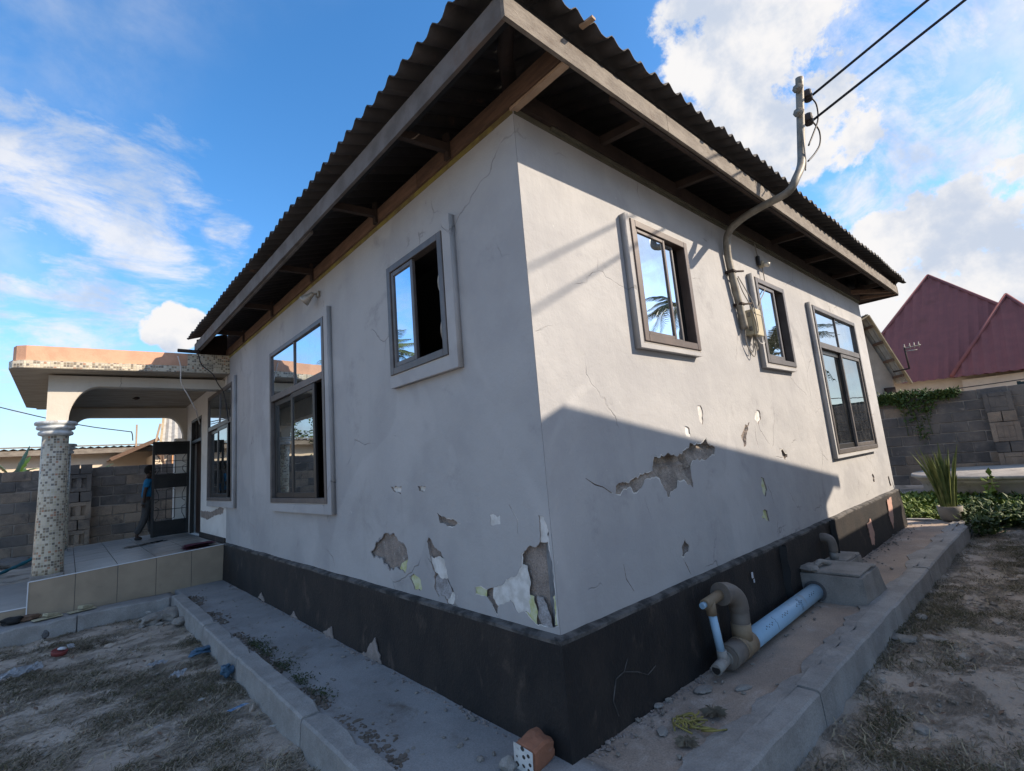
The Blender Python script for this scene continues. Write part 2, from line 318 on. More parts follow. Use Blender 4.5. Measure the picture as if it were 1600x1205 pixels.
mat('cloth_pink', (0.22, 0.065, 0.10), (0.17, 0.05, 0.078), 9, 0.95, 0.006, 60)
mat('cloth_teal', (0.02, 0.13, 0.16), (0.015, 0.09, 0.11), 9, 0.9, 0.006, 40)
mat('foam_yellow', (0.42, 0.38, 0.26), (0.34, 0.30, 0.20), 9, 0.9, 0.003, 60)
mat('rubber_black', (0.02, 0.02, 0.02), rough=0.8)
mat('dome_white', (0.75, 0.74, 0.72), rough=0.5)
mat('pot_grey', (0.27, 0.25, 0.22), (0.20, 0.185, 0.16), 7, 0.85, 0.004, 30)
mat('yellow_stem', (0.27, 0.225, 0.065), (0.19, 0.165, 0.06), 9, 0.7)
mat('peeled_pink', (0.50, 0.30, 0.24), (0.42, 0.28, 0.23), 14, 0.9, 0.004, 50)

# ground
def ground_mat():
    m = bpy.data.materials.new('ground_sand'); m.use_nodes = True; MAT['ground'] = m
    n = NT(m.node_tree); p = m.node_tree.nodes['Principled BSDF']
    g = n.new('ShaderNodeNewGeometry'); v = g.outputs['Position']
    c = n.mix(n.ramp(n.noise(v, 1.6, 6, 0.6), 0.36, 0.66), (0.46, 0.385, 0.315, 1), (0.385, 0.32, 0.262, 1))
    lit = n.ramp(n.noise(n.mapping(v, (1.2, 1.9, 1)), 1.7, 8, 0.70, 0.5), 0.46, 0.62)
    fib = n.ramp(n.noise(n.mapping(v, (18, 42, 18)), 1.0, 6, 0.7, 0.8), 0.36, 0.66)
    c = n.mix(n.math('MULTIPLY', lit, n.math('MULTIPLY_ADD', fib, 0.65, 0.25)), c, (0.24, 0.20, 0.155, 1))
    c = n.mix(n.math('MULTIPLY', n.ramp(n.noise(v, 55, 4, 0.7), 0.58, 0.75), 0.6), c, (0.13, 0.105, 0.08, 1))
    c = n.mix(n.math('MULTIPLY', n.ramp(n.noise(v, 38, 4, 0.7), 0.66, 0.74), 0.5), c, (0.46, 0.42, 0.37, 1))
    n.put(p.inputs['Base Color'], c); p.inputs['Roughness'].default_value = 0.95; p.inputs['Specular IOR Level'].default_value = 0.15
    b = n.new('ShaderNodeBump'); b.inputs['Distance'].default_value = 0.02
    n.put(b.inputs['Height'], n.math('ADD', n.noise(v, 26, 7, 0.7), n.math('MULTIPLY', n.math('MULTIPLY', lit, fib), 0.8)))
    n.l.new(b.outputs[0], p.inputs['Normal'])
ground_mat()

# ------------------------------------------------------------------ object helpers
ORG = {}
def thing(name, loc, label, cat, group=None, rotz=0.0):
    o = bpy.data.objects.new(name, None); COL.objects.link(o)
    o.location = loc; o.rotation_euler = (0, 0, rotz); o.empty_display_size = 0.1
    o['label'] = label; o['category'] = cat
    if group: o['group'] = group
    ORG[o.name] = Vector(loc)
    return o
def tag(o, label=None, cat=None, group=None, kind=None):
    for k, v in (('label', label), ('category', cat), ('group', group), ('kind', kind)):
        if v: o[k] = v
    return o
def org(p): return ORG.get(p.name, Vector((0, 0, 0))) if p else Vector((0, 0, 0))

class MB:
    """collects shapes, in world coordinates, into one bmesh"""
    def __init__(s): s.bm = bmesh.new(); s.uv = s.bm.loops.layers.uv.new('UVMap')
    def box(s, lo, hi, bevel=0.0, rot=None, jit=0.0, seg=1):
        c = (Vector(lo) + Vector(hi)) / 2; d = Vector(hi) - Vector(lo)
        return s.obox(c, d, rot or Matrix.Identity(3), bevel, jit, seg)
    def obox(s, c, d, rot=Matrix.Identity(3), bevel=0.0, jit=0.0, seg=1):
        M = Matrix.Translation(c) @ rot.to_4x4() @ Matrix.Diagonal((d[0], d[1], d[2], 1))
        r = bmesh.ops.create_cube(s.bm, size=1.0, matrix=M)
        vs = r['verts']
        if bevel:
            es = list({e for v in vs for e in v.link_edges})
            rb = bmesh.ops.bevel(s.bm, geom=es, offset=bevel, segments=seg, affect='EDGES', profile=0.5)
            vs = rb['verts']
        if jit:
            for v in vs: v.co += Vector((R(-jit, jit), R(-jit, jit), R(-jit, jit)))
        return s
    def beam(s, a, b, wd, h, up=(0, 0, 1), bevel=0.0):
        a, b = Vector(a), Vector(b); x = (b - a).normalized(); u = Vector(up)
        y = u.cross(x).normalized(); z = x.cross(y)
        return s.obox((a + b) / 2, ((b - a).length, wd, h), Matrix((x, y, z)).transposed(), bevel)
    def tube(s, pts, r, n=8, caps=True, smooth=True, closed=False):
        P = [Vector(p) for p in pts]; m = len(P)
        rr = r if isinstance(r, (list, tuple)) else [r] * m
        rings = []; prev = None
        for i, p in enumerate(P):
            if closed: tg = P[(i + 1) % m] - P[i - 1]
            else: tg = P[min(i + 1, m - 1)] - P[max(i - 1, 0)]
            tg.normalize()
            if prev is None:
                a = tg.cross(Vector((0, 0, 1)))
                if a.length < 0.05: a = tg.cross(Vector((1, 0, 0)))
            else: a = prev - tg * prev.dot(tg)
            a.normalize(); prev = a; b = tg.cross(a)
            rings.append([s.bm.verts.new(p + (a * math.cos(2 * math.pi * k / n) + b * math.sin(2 * math.pi * k / n)) * rr[i]) for k in range(n)])
        fs = []
        for i in range(m if closed else m - 1):
            A, B = rings[i], rings[(i + 1) % m]
            for k in range(n): fs.append(s.bm.faces.new((A[k], A[(k + 1) % n], B[(k + 1) % n], B[k])))
        if smooth:
            for f in fs: f.smooth = True
        if caps and not closed:
            s.bm.faces.new(rings[0][::-1]); s.bm.faces.new(rings[-1])
        return s
    def lathe(s, prof, c, n=32, smooth=True, axis=None, uvscale=True):
        """prof: (radius, height) pairs; height along axis (default z) from c"""
        c = Vector(c); ax = Vector(axis or (0, 0, 1)).normalized()
        a = ax.orthogonal().normalized() if axis else Vector((1, 0, 0)); b = ax.cross(a)
        rings = []
        for r_, h in prof:
            rings.append([s.bm.verts.new(c + ax * h + (a * math.cos(2 * math.pi * k / n) + b * math.sin(2 * math.pi * k / n)) * r_) for k in range(n)])
        L = 0
        for i in range(len(prof) - 1):
            L2 = L + math.hypot(prof[i + 1][0] - prof[i][0], prof[i + 1][1] - prof[i][1])
            rm = max(prof[i][0], prof[i + 1][0])
            for k in range(n):
                f = s.bm.faces.new((rings[i][k], rings[i][(k + 1) % n], rings[i + 1][(k + 1) % n], rings[i + 1][k]))
                f.smooth = smooth
                u0, u1 = 2 * math.pi * rm * k / n, 2 * math.pi * rm * (k + 1) / n
                for lp, q in zip(f.loops, ((u0, L), (u1, L), (u1, L2), (u0, L2))): lp[s.uv].uv = q
            L = L2
        if prof[0][0] > 1e-4: s.bm.faces.new(rings[0][::-1])
        if prof[-1][0] > 1e-4: s.bm.faces.new(rings[-1])
        return s
    def poly(s, pts, smooth=False):
        f = s.bm.faces.new([s.bm.verts.new(p) for p in pts]); f.smooth = smooth
        return f
    def prism(s, pts, h):
        """closed prism: polygon pts pushed by vector h"""
        h = Vector(h); A = [s.bm.verts.new(p) for p in pts]; B = [s.bm.verts.new(Vector(p) + h) for p in pts]; n = len(pts)
        s.bm.faces.new(A[::-1]); s.bm.faces.new(B)
        for i in range(n): s.bm.faces.new((A[i], A[(i + 1) % n], B[(i + 1) % n], B[i]))
        return s
    def rock(s, c, d, amp=0.25, sub=2, rot=0.0):
        r = bmesh.ops.create_icosphere(s.bm, subdivisions=sub, radius=1.0)
        sd_ = Vector((R(-90, 90), R(-90, 90), R(-90, 90))); cr, sr = math.cos(rot), math.sin(rot)
        for v in r['verts']:
            k = 1 + amp * (noise.noise(v.co * 1.3 + sd_) * 1.6)
            q = Vector((v.co.x * d[0], v.co.y * d[1], v.co.z * d[2])) * k * 0.5
            v.co = Vector(c) + Vector((q.x * cr - q.y * sr, q.x * sr + q.y * cr, q.z))
        return s
    def mesh(s, name, m, o=(0, 0, 0), recalc=True):
        if recalc: bmesh.ops.recalc_face_normals(s.bm, faces=s.bm.faces)
        o = Vector(o)
        for v in s.bm.verts: v.co -= o
        me = bpy.data.meshes.new(name); s.bm.to_mesh(me); s.bm.free()
        for k in (m if isinstance(m, (list, tuple)) else [m]): me.materials.append(MAT[k])
        return me
    def build(s, name, m, parent=None, recalc=True, loc=None):
        """one mesh object; world coordinates become local to the parent's origin"""
        o = org(parent) if parent else Vector(loc or (0, 0, 0))
        me = s.mesh(name, m, o, recalc)
        ob = bpy.data.objects.new(name, me); COL.objects.link(ob)
        if parent:
            ob.parent = parent; ORG[ob.name] = ORG.get(parent.name, Vector((0, 0, 0)))
        else:
            ob.location = o; ORG[ob.name] = o
        return ob
def link(name, me, parent=None, loc=(0, 0, 0), rot=(0, 0, 0), scale=(1, 1, 1)):
    ob = bpy.data.objects.new(name, me); COL.objects.link(ob)
    if parent: ob.parent = parent
    ob.location = Vector(loc) - (org(parent) if parent else Vector((0, 0, 0))); ob.rotation_euler = rot; ob.scale = scale
    ORG[ob.name] = org(parent) if parent else Vector(loc)
    return ob

def flat2d(rings, thick):
    """filled 2-D shape with holes, as a mesh of the given thickness (x, y, z in [0, thick])"""
    cu = bpy.data.curves.new('outline', 'CURVE'); cu.dimensions = '2D'; cu.fill_mode = 'BOTH'; cu.extrude = thick / 2
    for r in rings:
        sp = cu.splines.new('POLY'); sp.points.add(len(r) - 1); sp.use_cyclic_u = True
        for i, (a, b) in enumerate(r): sp.points[i].co = (a, b, 0, 1)
    ob = bpy.data.objects.new('outline', cu); COL.objects.link(ob)
    dg = bpy.context.evaluated_depsgraph_get(); dg.update()
    me = bpy.data.meshes.new_from_object(ob.evaluated_get(dg))
    bpy.data.objects.remove(ob); bpy.data.curves.remove(cu)
    for v in me.vertices: v.co.z += thick / 2
    return me
def plane_map(me, side, front):
    """left: (u, v, w) -> x = front + w, y = u, z = v; right: x = u, y = front + w, z = v"""
    for v in me.vertices:
        a, b, c = v.co
        v.co = (front + c, a, b) if side == 'L' else (a, front + c, b)
    bm = bmesh.new(); bm.from_mesh(me); bmesh.ops.remove_doubles(bm, verts=bm.verts, dist=1e-5); bmesh.ops.recalc_face_normals(bm, faces=bm.faces)
    bm.to_mesh(me); bm.free()
    return me
def flat_obj(name, rings, thick, side, front, m, parent=None):
    me = plane_map(flat2d(rings, thick), side, front); me.name = name; me.materials.clear(); me.materials.append(MAT[m])
    o = org(parent)
    for v in me.vertices: v.co -= o
    ob = bpy.data.objects.new(name, me); COL.objects.link(ob)
    if parent: ob.parent = parent
    ORG[ob.name] = o
    return ob
def ragged(pts, amp=0.010, step=0.03, seed=0):
    """breaks the sides of an outline into short uneven pieces, like chipped paint"""
    rnd = random.Random(seed + len(pts)); out = []
    n = len(pts)
    for i in range(n):
        a, b = Vector((pts[i][0], pts[i][1])), Vector((pts[(i + 1) % n][0], pts[(i + 1) % n][1]))
        L = (b - a).length; k = max(1, int(L / step)); nr = Vector((-(b - a).y, (b - a).x)) / max(L, 1e-6)
        out.append((a.x, a.y))
        for j in range(1, k):
            q = a.lerp(b, (j + rnd.uniform(-.25, .25)) / k) + nr * rnd.uniform(-amp, amp) * min(1, L / 0.08)
            out.append((q.x, q.y))
    fin = []
    for i in range(len(out)):
        a, b = Vector(out[i]), Vector(out[(i + 1) % len(out)]); L = (b - a).length; fin.append(out[i])
        if L > .014:
            nr = Vector((-(b - a).y, (b - a).x)) / L; q = a.lerp(b, rnd.uniform(.35, .65)) + nr * rnd.uniform(-.0045, .0045); fin.append((q.x, q.y))
    return fin
def rect(a, b, c, d): return [(a, b), (c, b), (c, d), (a, d)]
def grow(pts, k):
    cx = sum(p[0] for p in pts) / len(pts); cy = sum(p[1] for p in pts) / len(pts)
    return [(cx + (p[0] - cx) * k, cy + (p[1] - cy) * k) for p in pts]
def crackline(pts, wd):
    a, b = [], []
    for i, p in enumerate(pts):
        q0, q1 = Vector(pts[max(i - 1, 0)]), Vector(pts[min(i + 1, len(pts) - 1)]); d = (q1 - q0).normalized(); n_ = Vector((-d.y, d.x)) * wd * R(.3, .5) * (.4 if i in (0, len(pts) - 1) else 1)
        a.append((p[0] + n_.x, p[1] + n_.y)); b.append((p[0] - n_.x, p[1] - n_.y))
    return a + b[::-1]
#@@SPLIT@@
# ================================================================== SETTING
def gh(x, y):
    """ground height"""
    h = 0.02 * noise.noise(Vector((x * .9, y * .9, 0))) + 0.020 * noise.noise(Vector((x * 3.1, y * 3.1, 4))) + 0.014 * noise.noise(Vector((x * 8, y * 8, 9))) - 0.025
    if y > 7: h += min(1, (y - 7) / 5.0) * 0.30 * (1 if x < 2 else 0)
    if x > 7.6: h += min(1, (x - 7.6) / 3) * 0.12
    return h
def axis_coords(lo, hi, st, a, b):
    c = []; k = lo
    while k < hi + 1e-6: c.append(k); k += st
    d, k = st, lo
    pre = []
    while k > a: d *= 1.35; k -= d; pre.append(max(k, a))
    d, k = st, hi; post = []
    while k < b: d *= 1.35; k += d; post.append(min(k, b))
    return pre[::-1] + c + post
gx = axis_coords(-3.2, 8.6, 0.045, -600, 600); gy = axis_coords(-2.6, 7.4, 0.045, -600, 600)
vs = [(x, y, gh(x, y)) for y in gy for x in gx]; nx = len(gx)
fs = [(j * nx + i, j * nx + i + 1, (j + 1) * nx + i + 1, (j + 1) * nx + i) for j in range(len(gy) - 1) for i in range(nx - 1)]
me = bpy.data.meshes.new('ground'); me.from_pydata(vs, [], fs); me.materials.append(MAT['ground'])
me.polygons.foreach_set('use_smooth', [True] * len(fs))
ground = bpy.data.objects.new('ground', me); COL.objects.link(ground); tag(ground, 'sandy yard ground strewn with raked dry grass', kind='structure')

def slab(name, x0, x1, y0, y1, zt, zb, st, m, amp=0.006, edge=None):
    """uneven cement sheet with sides"""
    bm = bmesh.new(); nx_ = max(2, int((x1 - x0) / st)); ny_ = max(2, int((y1 - y0) / st)); V = {}
    for j in range(ny_ + 1):
        for i in range(nx_ + 1):
            x = x0 + (x1 - x0) * i / nx_; y = y0 + (y1 - y0) * j / ny_
            z = zt + amp * noise.noise(Vector((x * 2.5, y * 2.5, 1))) + amp * .6 * noise.noise(Vector((x * 9, y * 9, 3)))
            V[i, j] = bm.verts.new((x, y, z))
    for j in range(ny_):
        for i in range(nx_):
            f = bm.faces.new((V[i, j], V[i + 1, j], V[i + 1, j + 1], V[i, j + 1])); f.smooth = True
    bd = [e for e in bm.edges if e.is_boundary]
    ex = bmesh.ops.extrude_edge_only(bm, edges=bd)
    for v in ex['geom']:
        if isinstance(v, bmesh.types.BMVert): v.co.z = zb
    me = bpy.data.meshes.new(name); bm.to_mesh(me); bm.free(); me.materials.append(MAT[m])
    ob = bpy.data.objects.new(name, me); COL.objects.link(ob); return ob
ap1 = tag(slab('pavement', -0.64, 0.02, -0.66, 6.72, 0.125, -0.05, 0.05, 'apron_left'), 'grey cement apron along the shaded house wall', kind='structure')
ap2 = tag(slab('pavement', 0.024, 7.62, -0.56, 0.05, 0.118, -0.05, 0.05, 'apron_right', 0.011), 'dusty brown cement apron along the sunlit house wall', kind='structure')
ap3 = tag(slab('pavement', -3.4, -0.70, 6.12, 6.56, 0.125, -0.05, 0.06, 'apron_left'), 'grey cement strip before the porch step', kind='structure')
# kerb stones (cast in lengths, with open joints), and the mortar smeared over the inner edge
def kerb(name, a, b, cuts, parent, side, wd=0.13, z=0.155, taper=None):
    a, b = Vector(a), Vector(b)
    if isinstance(cuts, int): cuts = [i / cuts for i in range(cuts + 1)]
    for i in range(len(cuts) - 1):
        p, q = a.lerp(b, cuts[i]), a.lerp(b, cuts[i + 1]); d = (q - p).normalized()
        m = MB(); L = (q - p).length; k = max(3, int(L / .12)); nrm = Vector((-d.y, d.x))
        dz = R(-.008, .008); sec = []
        for j in range(k + 1):
            c = p + d * (.006 + (L - .012) * j / k)
            w1 = wd / 2 * (1 + .10 * noise.noise(Vector((c.x * 4, c.y * 4, 2)))); w2 = wd / 2 * (1 + .10 * noise.noise(Vector((c.x * 4, c.y * 4, 7))))
            zt = z + dz + .008 * noise.noise(Vector((c.x * 6, c.y * 6, 5)))
            if noise.noise(Vector((c.x * 5.3, c.y * 5.3, 21))) > .33: zt -= .018; w1 -= .014; w2 -= .012
            A = c + nrm * w1; B_ = c - nrm * w2; ch = .012
            sec.append([m.bm.verts.new(v) for v in ((A.x + nrm.x * .012, A.y + nrm.y * .012, -.08), (A.x, A.y, zt - ch), (A.x - nrm.x * ch, A.y - nrm.y * ch, zt), (B_.x + nrm.x * ch, B_.y + nrm.y * ch, zt), (B_.x, B_.y, zt - ch), (B_.x - nrm.x * .012, B_.y - nrm.y * .012, -.08))])
        for j in range(k):
            for e in range(5): m.bm.faces.new((sec[j][e], sec[j][e + 1], sec[j + 1][e + 1], sec[j + 1][e]))
        m.bm.faces.new(sec[0]); m.bm.faces.new(sec[-1][::-1])
        m.build(name, 'kerb_cement', parent)
kerb('kerb_stone', (-.685, -.62), (-.685, 6.10), [0, .13, .30, .52, .70, .86, 1], ap1, 1, 0.135)
kerb('kerb_stone', (0.10, -.595), (7.62, -.63), [0, .150, .376, .566, .77, 1], ap2, 1, 0.135)
kerb('kerb_stone', (-3.4, 6.13), (-.77, 6.13), 3, ap3, 1, 0.12, 0.145)
kerb('kerb_stone', (7.66, -.50), (7.66, 0.6), 2, ap2, 1, 0.10, 0.15)
sm = MB()                                                     # mortar smear beside the right kerb
ptsA, ptsB = [], []
k = 180
for i in range(k + 1):
    x = .12 + 7.4 * i / k
    ww = .075 + .11 * noise.noise(Vector((x * 1.1, 0, 3))) + .045 * noise.noise(Vector((x * 4.5, 1, 3))) + .020 * noise.noise(Vector((x * 15, 1, 3)))
    yk = -.595 - .035 * (x - .1) / 7.52
    ptsA.append(sm.bm.verts.new((x, yk + .040, .149))); ptsB.append(sm.bm.verts.new((x, yk + .066 + max(.015, ww), .133)))
low = [sm.bm.verts.new((v.co.x, v.co.y + .003, .09)) for v in ptsB]
for i in range(k):
    sm.bm.faces.new((ptsA[i], ptsA[i + 1], ptsB[i + 1], ptsB[i])); sm.bm.faces.new((ptsB[i], ptsB[i + 1], low[i + 1], low[i]))
sm.build('mortar_smear', 'kerb_cement', ap2)

# ================================================================== HOUSE
W, DEP, ZB, ZP, ZT = 7.1, 10.85, 0.05, 0.625, 3.44
house = thing('house', (0, 0, 0), 'single storey house with peeling grey walls, black plinth and dark corrugated roof', 'house')
WIN = {  # name: side, u0, u1, z0, z1, transom
    'w1': ('R', 0.97, 1.715, 2.18, 3.035, None), 'w2': ('R', 2.99, 3.715, 2.185, 3.02, None), 'w3': ('R', 4.59, 6.34, 1.26, 2.995, 2.52),
    'A': ('L', 0.713, 1.456, 2.17, 3.0, None), 'B': ('L', 2.735, 4.415, 1.24, 2.988, 2.43), 'C': ('L', 6.265, 7.96, 1.25, 2.985, 2.43)}
P_L = {
 'brown1': [(1.996, 0.872), (1.838, 0.99), (1.681, 1.033), (1.595, 1.035), (1.541, 0.985), (1.451, 0.963), (1.421, 0.927), (1.422, 0.852), (1.47, 0.766), (1.582, 0.798), (1.681, 0.761), (1.764, 0.798), (1.825, 0.838), (1.945, 0.828)],
 'green1': [(1.41, 0.752), (1.349, 0.779), (1.259, 0.748), (1.248, 0.693), (1.349, 0.675), (1.382, 0.729)],
 'strip': [(1.157, 1.003), (1.136, 1.03), (1.094, 1.002), (1.06, .969), (.997, .951), (.965, .913), (.941, .847), (.918, .774), (.865, .705), (.88, .652), (.95, .642), (.981, .68), (1.054, .67), (1.094, .733), (1.08, .813), (1.118, .869), (1.123, .909)],
 'corner': [(0.234, 0.996), (0.171, 1.041), (0.117, 1.042), (0.085, 1.07), (0.08, 1.2), (0.041, 1.189), (.025, 1.139), (0.021, 1.073), (.014, .95), (.010, .9), (.009, .678), (.076, .665), (.15, .655), (.231, .70), (.25, .71), (0.294, 0.692), (0.35, 0.752), (0.414, 0.718), (0.448, 0.713), (.47, .643), (.511, .708), (.557, .739), (.662, .733), (.66, .782), (.609, .793), (.552, .779), (.508, .793), (.479, .801), (.4, .827), (.377, .855), (.289, .881), (.241, .937)],
 'br_small': [(0.474, 1.19), (0.383, 1.192), (0.385, 1.145), (0.474, 1.137)],
 'br_small2': [(1.017, 1.192), (0.964, 1.168), (0.824, 1.153), (0.759, 1.131), (0.899, 1.106), (0.987, 1.127)],
 'white1': [(1.625, 1.37), (1.458, 1.367), (1.475, 1.311), (1.568, 1.329)],
 'white2': [(1.238, 1.364), (1.136, 1.362), (1.149, 1.33), (1.22, 1.331)],
}
P_R = {
 'hole': [(0.994, 1.439), (1.331, 1.437), (1.406, 1.477), (1.502, 1.501), (1.643, 1.508), (1.705, 1.538), (1.755, 1.474), (1.825, 1.453), (1.802, 1.395), (1.627, 1.37), (1.479, 1.379), (1.422, 1.295), (1.424, 1.197), (1.341, 1.237), (1.243, 1.261), (1.221, 1.216), (1.167, 1.201), (1.091, 1.168), (1.058, 1.232), (1.015, 1.286), (0.945, 1.302), (0.854, 1.295), (0.793, 1.248), (0.73, 1.226), (0.697, 1.267), (0.633, 1.264), (0.595, 1.231), (0.545, 1.246), (0.56, 1.289), (0.657, 1.308), (0.725, 1.32), (0.847, 1.339), (0.955, 1.346)],
 'white1': [(1.647, 1.772), (1.696, 1.773), (1.713, 1.707), (1.686, 1.63), (1.649, 1.654)],
 'white2': [(1.423, 1.622), (1.484, 1.604), (1.487, 1.547), (1.425, 1.549)],
 'white3': [(2.696, 1.751), (2.745, 1.745), (2.755, 1.68), (2.679, 1.618), (2.616, 1.674)],
 'brown2': [(2.474, 1.64), (2.506, 1.64), (2.429, 1.56), (2.38, 1.469), (2.323, 1.438), (2.297, 1.537)],
 'brown3': [(3.059, 1.4), (3.168, 1.38), (3.235, 1.332), (3.163, 1.262), (3.13, 1.294)],
 'green': [(2.557, 1.173), (2.619, 1.162), (2.648, 1.065), (2.592, 1.011), (2.546, 1.062)],
 'green2': [(2.52, 0.915), (2.581, 0.901), (2.594, 0.808), (2.452, 0.866)],
 'low': [(1.219, 0.894), (1.242, 0.865), (1.276, 0.839), (1.256, 0.802), (1.198, 0.777), (1.161, 0.789), (1.176, 0.846)],
 'white4': [(6.80, 0.824), (6.90, 0.827), (6.93, 0.70), (6.83, 0.69)],
 'white5': [(6.03, 0.936), (6.10, 0.913), (6.104, 0.828), (6.0, 0.835)],
}
CR_R = [[(0.301, 1.356), (0.376, 1.315), (0.443, 1.296), (0.501, 1.262), (0.532, 1.252)], [(1.178, 0.770), (1.213, 0.72), (1.248, 0.658)], [(2.60, 1.61), (2.585, 1.5), (2.61, 1.42)], [(2.66, 1.10), (2.72, 1.03), (2.74, .93)], [(0.62, .70), (.56, .78), (.55, .86)], [(5.3, .80), (5.36, .88), (5.33, .98)]]
CR_L = [[(5.55, 0.984), (5.248, 0.915), (4.969, 0.737)], [(2.9, .83), (2.75, .77), (2.7, .68)], [(.30, 1.25), (.24, 1.17), (.25, 1.10)]]
hR = {k_: ragged(p, .014, .026, i) for i, (k_, p) in enumerate(P_R.items())}
hL = {k_: ragged(p, .012 if k_ != 'corner' else .006, .024, i + 50) for i, (k_, p) in enumerate(P_L.items())}
hL['corner'] = [(max(.007, a), max(.64, b)) for a, b in hL['corner']]
hL = {k_: [(a, max(.636, b)) for a, b in p] for k_, p in hL.items()}
cR = [crackline(c, .007) for c in CR_R]; cL = [crackline(c, .007) for c in CR_L]
TH = 0.16
def win_hole(k_): _, a, b, c, d, _t = WIN[k_]; i = .02; return rect(a + i, c + i, b - i, d - i)
# the sunlit right wall and the shaded left wall are pierced by their windows, chipped patches and cracks
wallR = flat_obj('wall', [rect(0, ZP - .02, W, ZT)] + [win_hole(q) for q in ('w1', 'w2', 'w3')] + list(hR.values()) + cR, TH, 'R', 0.0, 'wall_paint', house)
cu_, cz0, cz1 = 6.79, 1.27, 2.965
# left wall: main face starts at the corner (y = 0); right wall butts behind it
outL = [(0.0, ZP - .02), (cu_, ZP - .02), (cu_, cz0), (6.285, cz0), (6.285, cz1), (cu_, cz1), (cu_, ZT), (0.0, ZT)]
wallL = flat_obj('wall', [outL, win_hole('A'), win_hole('B')] + list(hL.values()) + cL, TH, 'L', 0.0, 'wall_paint', house)
for v in wallR.data.vertices:                                    # mitred corner, so the two walls never share a face
    if abs(v.co.x) < 1e-4: v.co.x = .0008 if v.co.y < .01 else .5
for v in wallL.data.vertices:
    if abs(v.co.y) < 1e-4: v.co.y = .0008 if v.co.x < .01 else .5
def reveal(ob, side):                                            # broken edges show the render, only window reveals stay painted
    ob.data.materials.append(MAT['bare_render']); ax = 0 if side == 'L' else 1
    for f in ob.data.polygons:
        if abs(f.normal[ax]) > .5: continue
        c = f.center; u = c.y if side == 'L' else c.x
        inwin = any(w_[0] == side and w_[1] - .05 < u < w_[2] + .05 and w_[3] - .05 < c.z < w_[4] + .05 for w_ in WIN.values())
        if not inwin and u > .004 and .63 < c.z < 3: f.material_index = 1
reveal(wallR, 'R'); reveal(wallL, 'L')
DY0, DY1, DZ = 8.74, 9.80, 2.80
outW = [(cu_, .45), (DEP, .45), (DEP, ZT), (cu_, ZT), (cu_, cz1), (7.94, cz1), (7.94, cz0), (cu_, cz0)]
wallP = flat_obj('wall', [outW, rect(DY0, .62, DY1, DZ)], TH, 'L', 0.0, 'wall_white', house)
flat_obj('bare_plaster', [ragged([(8.70, 1.066), (7.843, 1.061), (7.147, 1.153), (6.932, 1.127), (7.014, 1.049), (7.597, 1.005), (8.09, 0.93), (8.70, 0.955)], .012, .03, 4)], .002, 'L', -.0022, 'bare_render', wallP)
wallP['label'] = 'white painted wall behind the porch'
m = MB(); m.box((W - TH, .17, ZB), (W, DEP - .17, ZT)); m.box((.17, DEP - TH, ZB), (W - .001, DEP, ZT)); m.build('wall', 'wall_paint', house)
m = MB(); m.box((.3, .3, 3.30), (W - .3, DEP - .3, 3.36)); m.build('ceiling', 'interior', house)
m = MB(); m.box((.2, .2, .45), (W - .2, DEP - .2, .58)); m.box((3.2, .17, .58), (3.3, 6, 3.3)); m.box((.17, 5.2, .58), (3.2, 5.3, 3.3)); m.build('room_partition', 'interior', house)
# chipped patches: the layer that shows inside each opening
def patch(par, side, key, pts, depth, m, nm='bare_plaster', k=1.06):
    flat_obj(nm, [grow(pts, k)], 0.004, side, depth, m, par)
for n_, (k_, m_) in enumerate((('brown1', 'bare_render'), ('green1', 'old_green_paint'), ('strip', 'bare_render'), ('corner', 'bare_render'), ('br_small', 'bare_render'), ('br_small2', 'bare_render'), ('white1', 'white_primer'), ('white2', 'white_primer'))):
    b0 = P_L[k_]; xs = [p[0] for p in b0]; ys = [p[1] for p in b0]
    flat_obj('bare_plaster', [rect(max(.004, min(xs) - .03), min(ys) - .03 if min(ys) > .67 else .63, max(xs) + .03, max(ys) + .03)], .0008, 'L', (.018 if m_ == 'bare_render' else .006) + .0012 * n_, m_, wallL)
for n_, (pts, m_) in enumerate((([(.21, .70), (.236, .713), (.294, .68), (.35, .745), (.414, .71), (.448, .70), (.50, .74), (.49, .81), (.4, .84), (.377, .865), (.289, .89), (.25, .945), (.196, .942), (.187, .885)], 'white_primer'),
                ([(0.215, 0.80), (0.165, 0.796), (0.150, 0.728), (0.160, 0.65), (0.235, 0.69)], 'old_green_paint'),
                ([(.01, .82), (.032, .81), (.036, .68), (.01, .68)], 'old_green_paint'),
                ([(.10, .80), (.145, .80), (.15, .70), (.12, .65), (.05, .655), (.06, .72), (.08, .77)], 'grey_primer'),
                ([(.03, 1.07), (.085, 1.065), (.095, 1.21), (.02, 1.21)], 'white_primer'),
                ([(.655, .79), (.60, .80), (.55, .79), (.56, .735), (.66, .72)], 'old_green_paint'),
                ([(1.14, .905), (.96, .915), (.925, .847), (.905, .80), (1.03, .79), (1.09, .82)], 'white_primer'),
                ([(1.06, .80), (.95, .79), (.90, .72), (.93, .68), (1.06, .66), (1.10, .73)], 'grey_primer'),
                ([(.96, .70), (.85, .72), (.86, .63), (.96, .63)], 'white_primer'),
                ([(1.44, .86), (1.40, .86), (1.44, .75), (1.55, .79), (1.52, .83)], 'old_green_paint'))):
    flat_obj('bare_plaster', [ragged(pts, .010, .03, 3)], .0004, 'L', .0032 + .0005 * n_, m_, wallL)
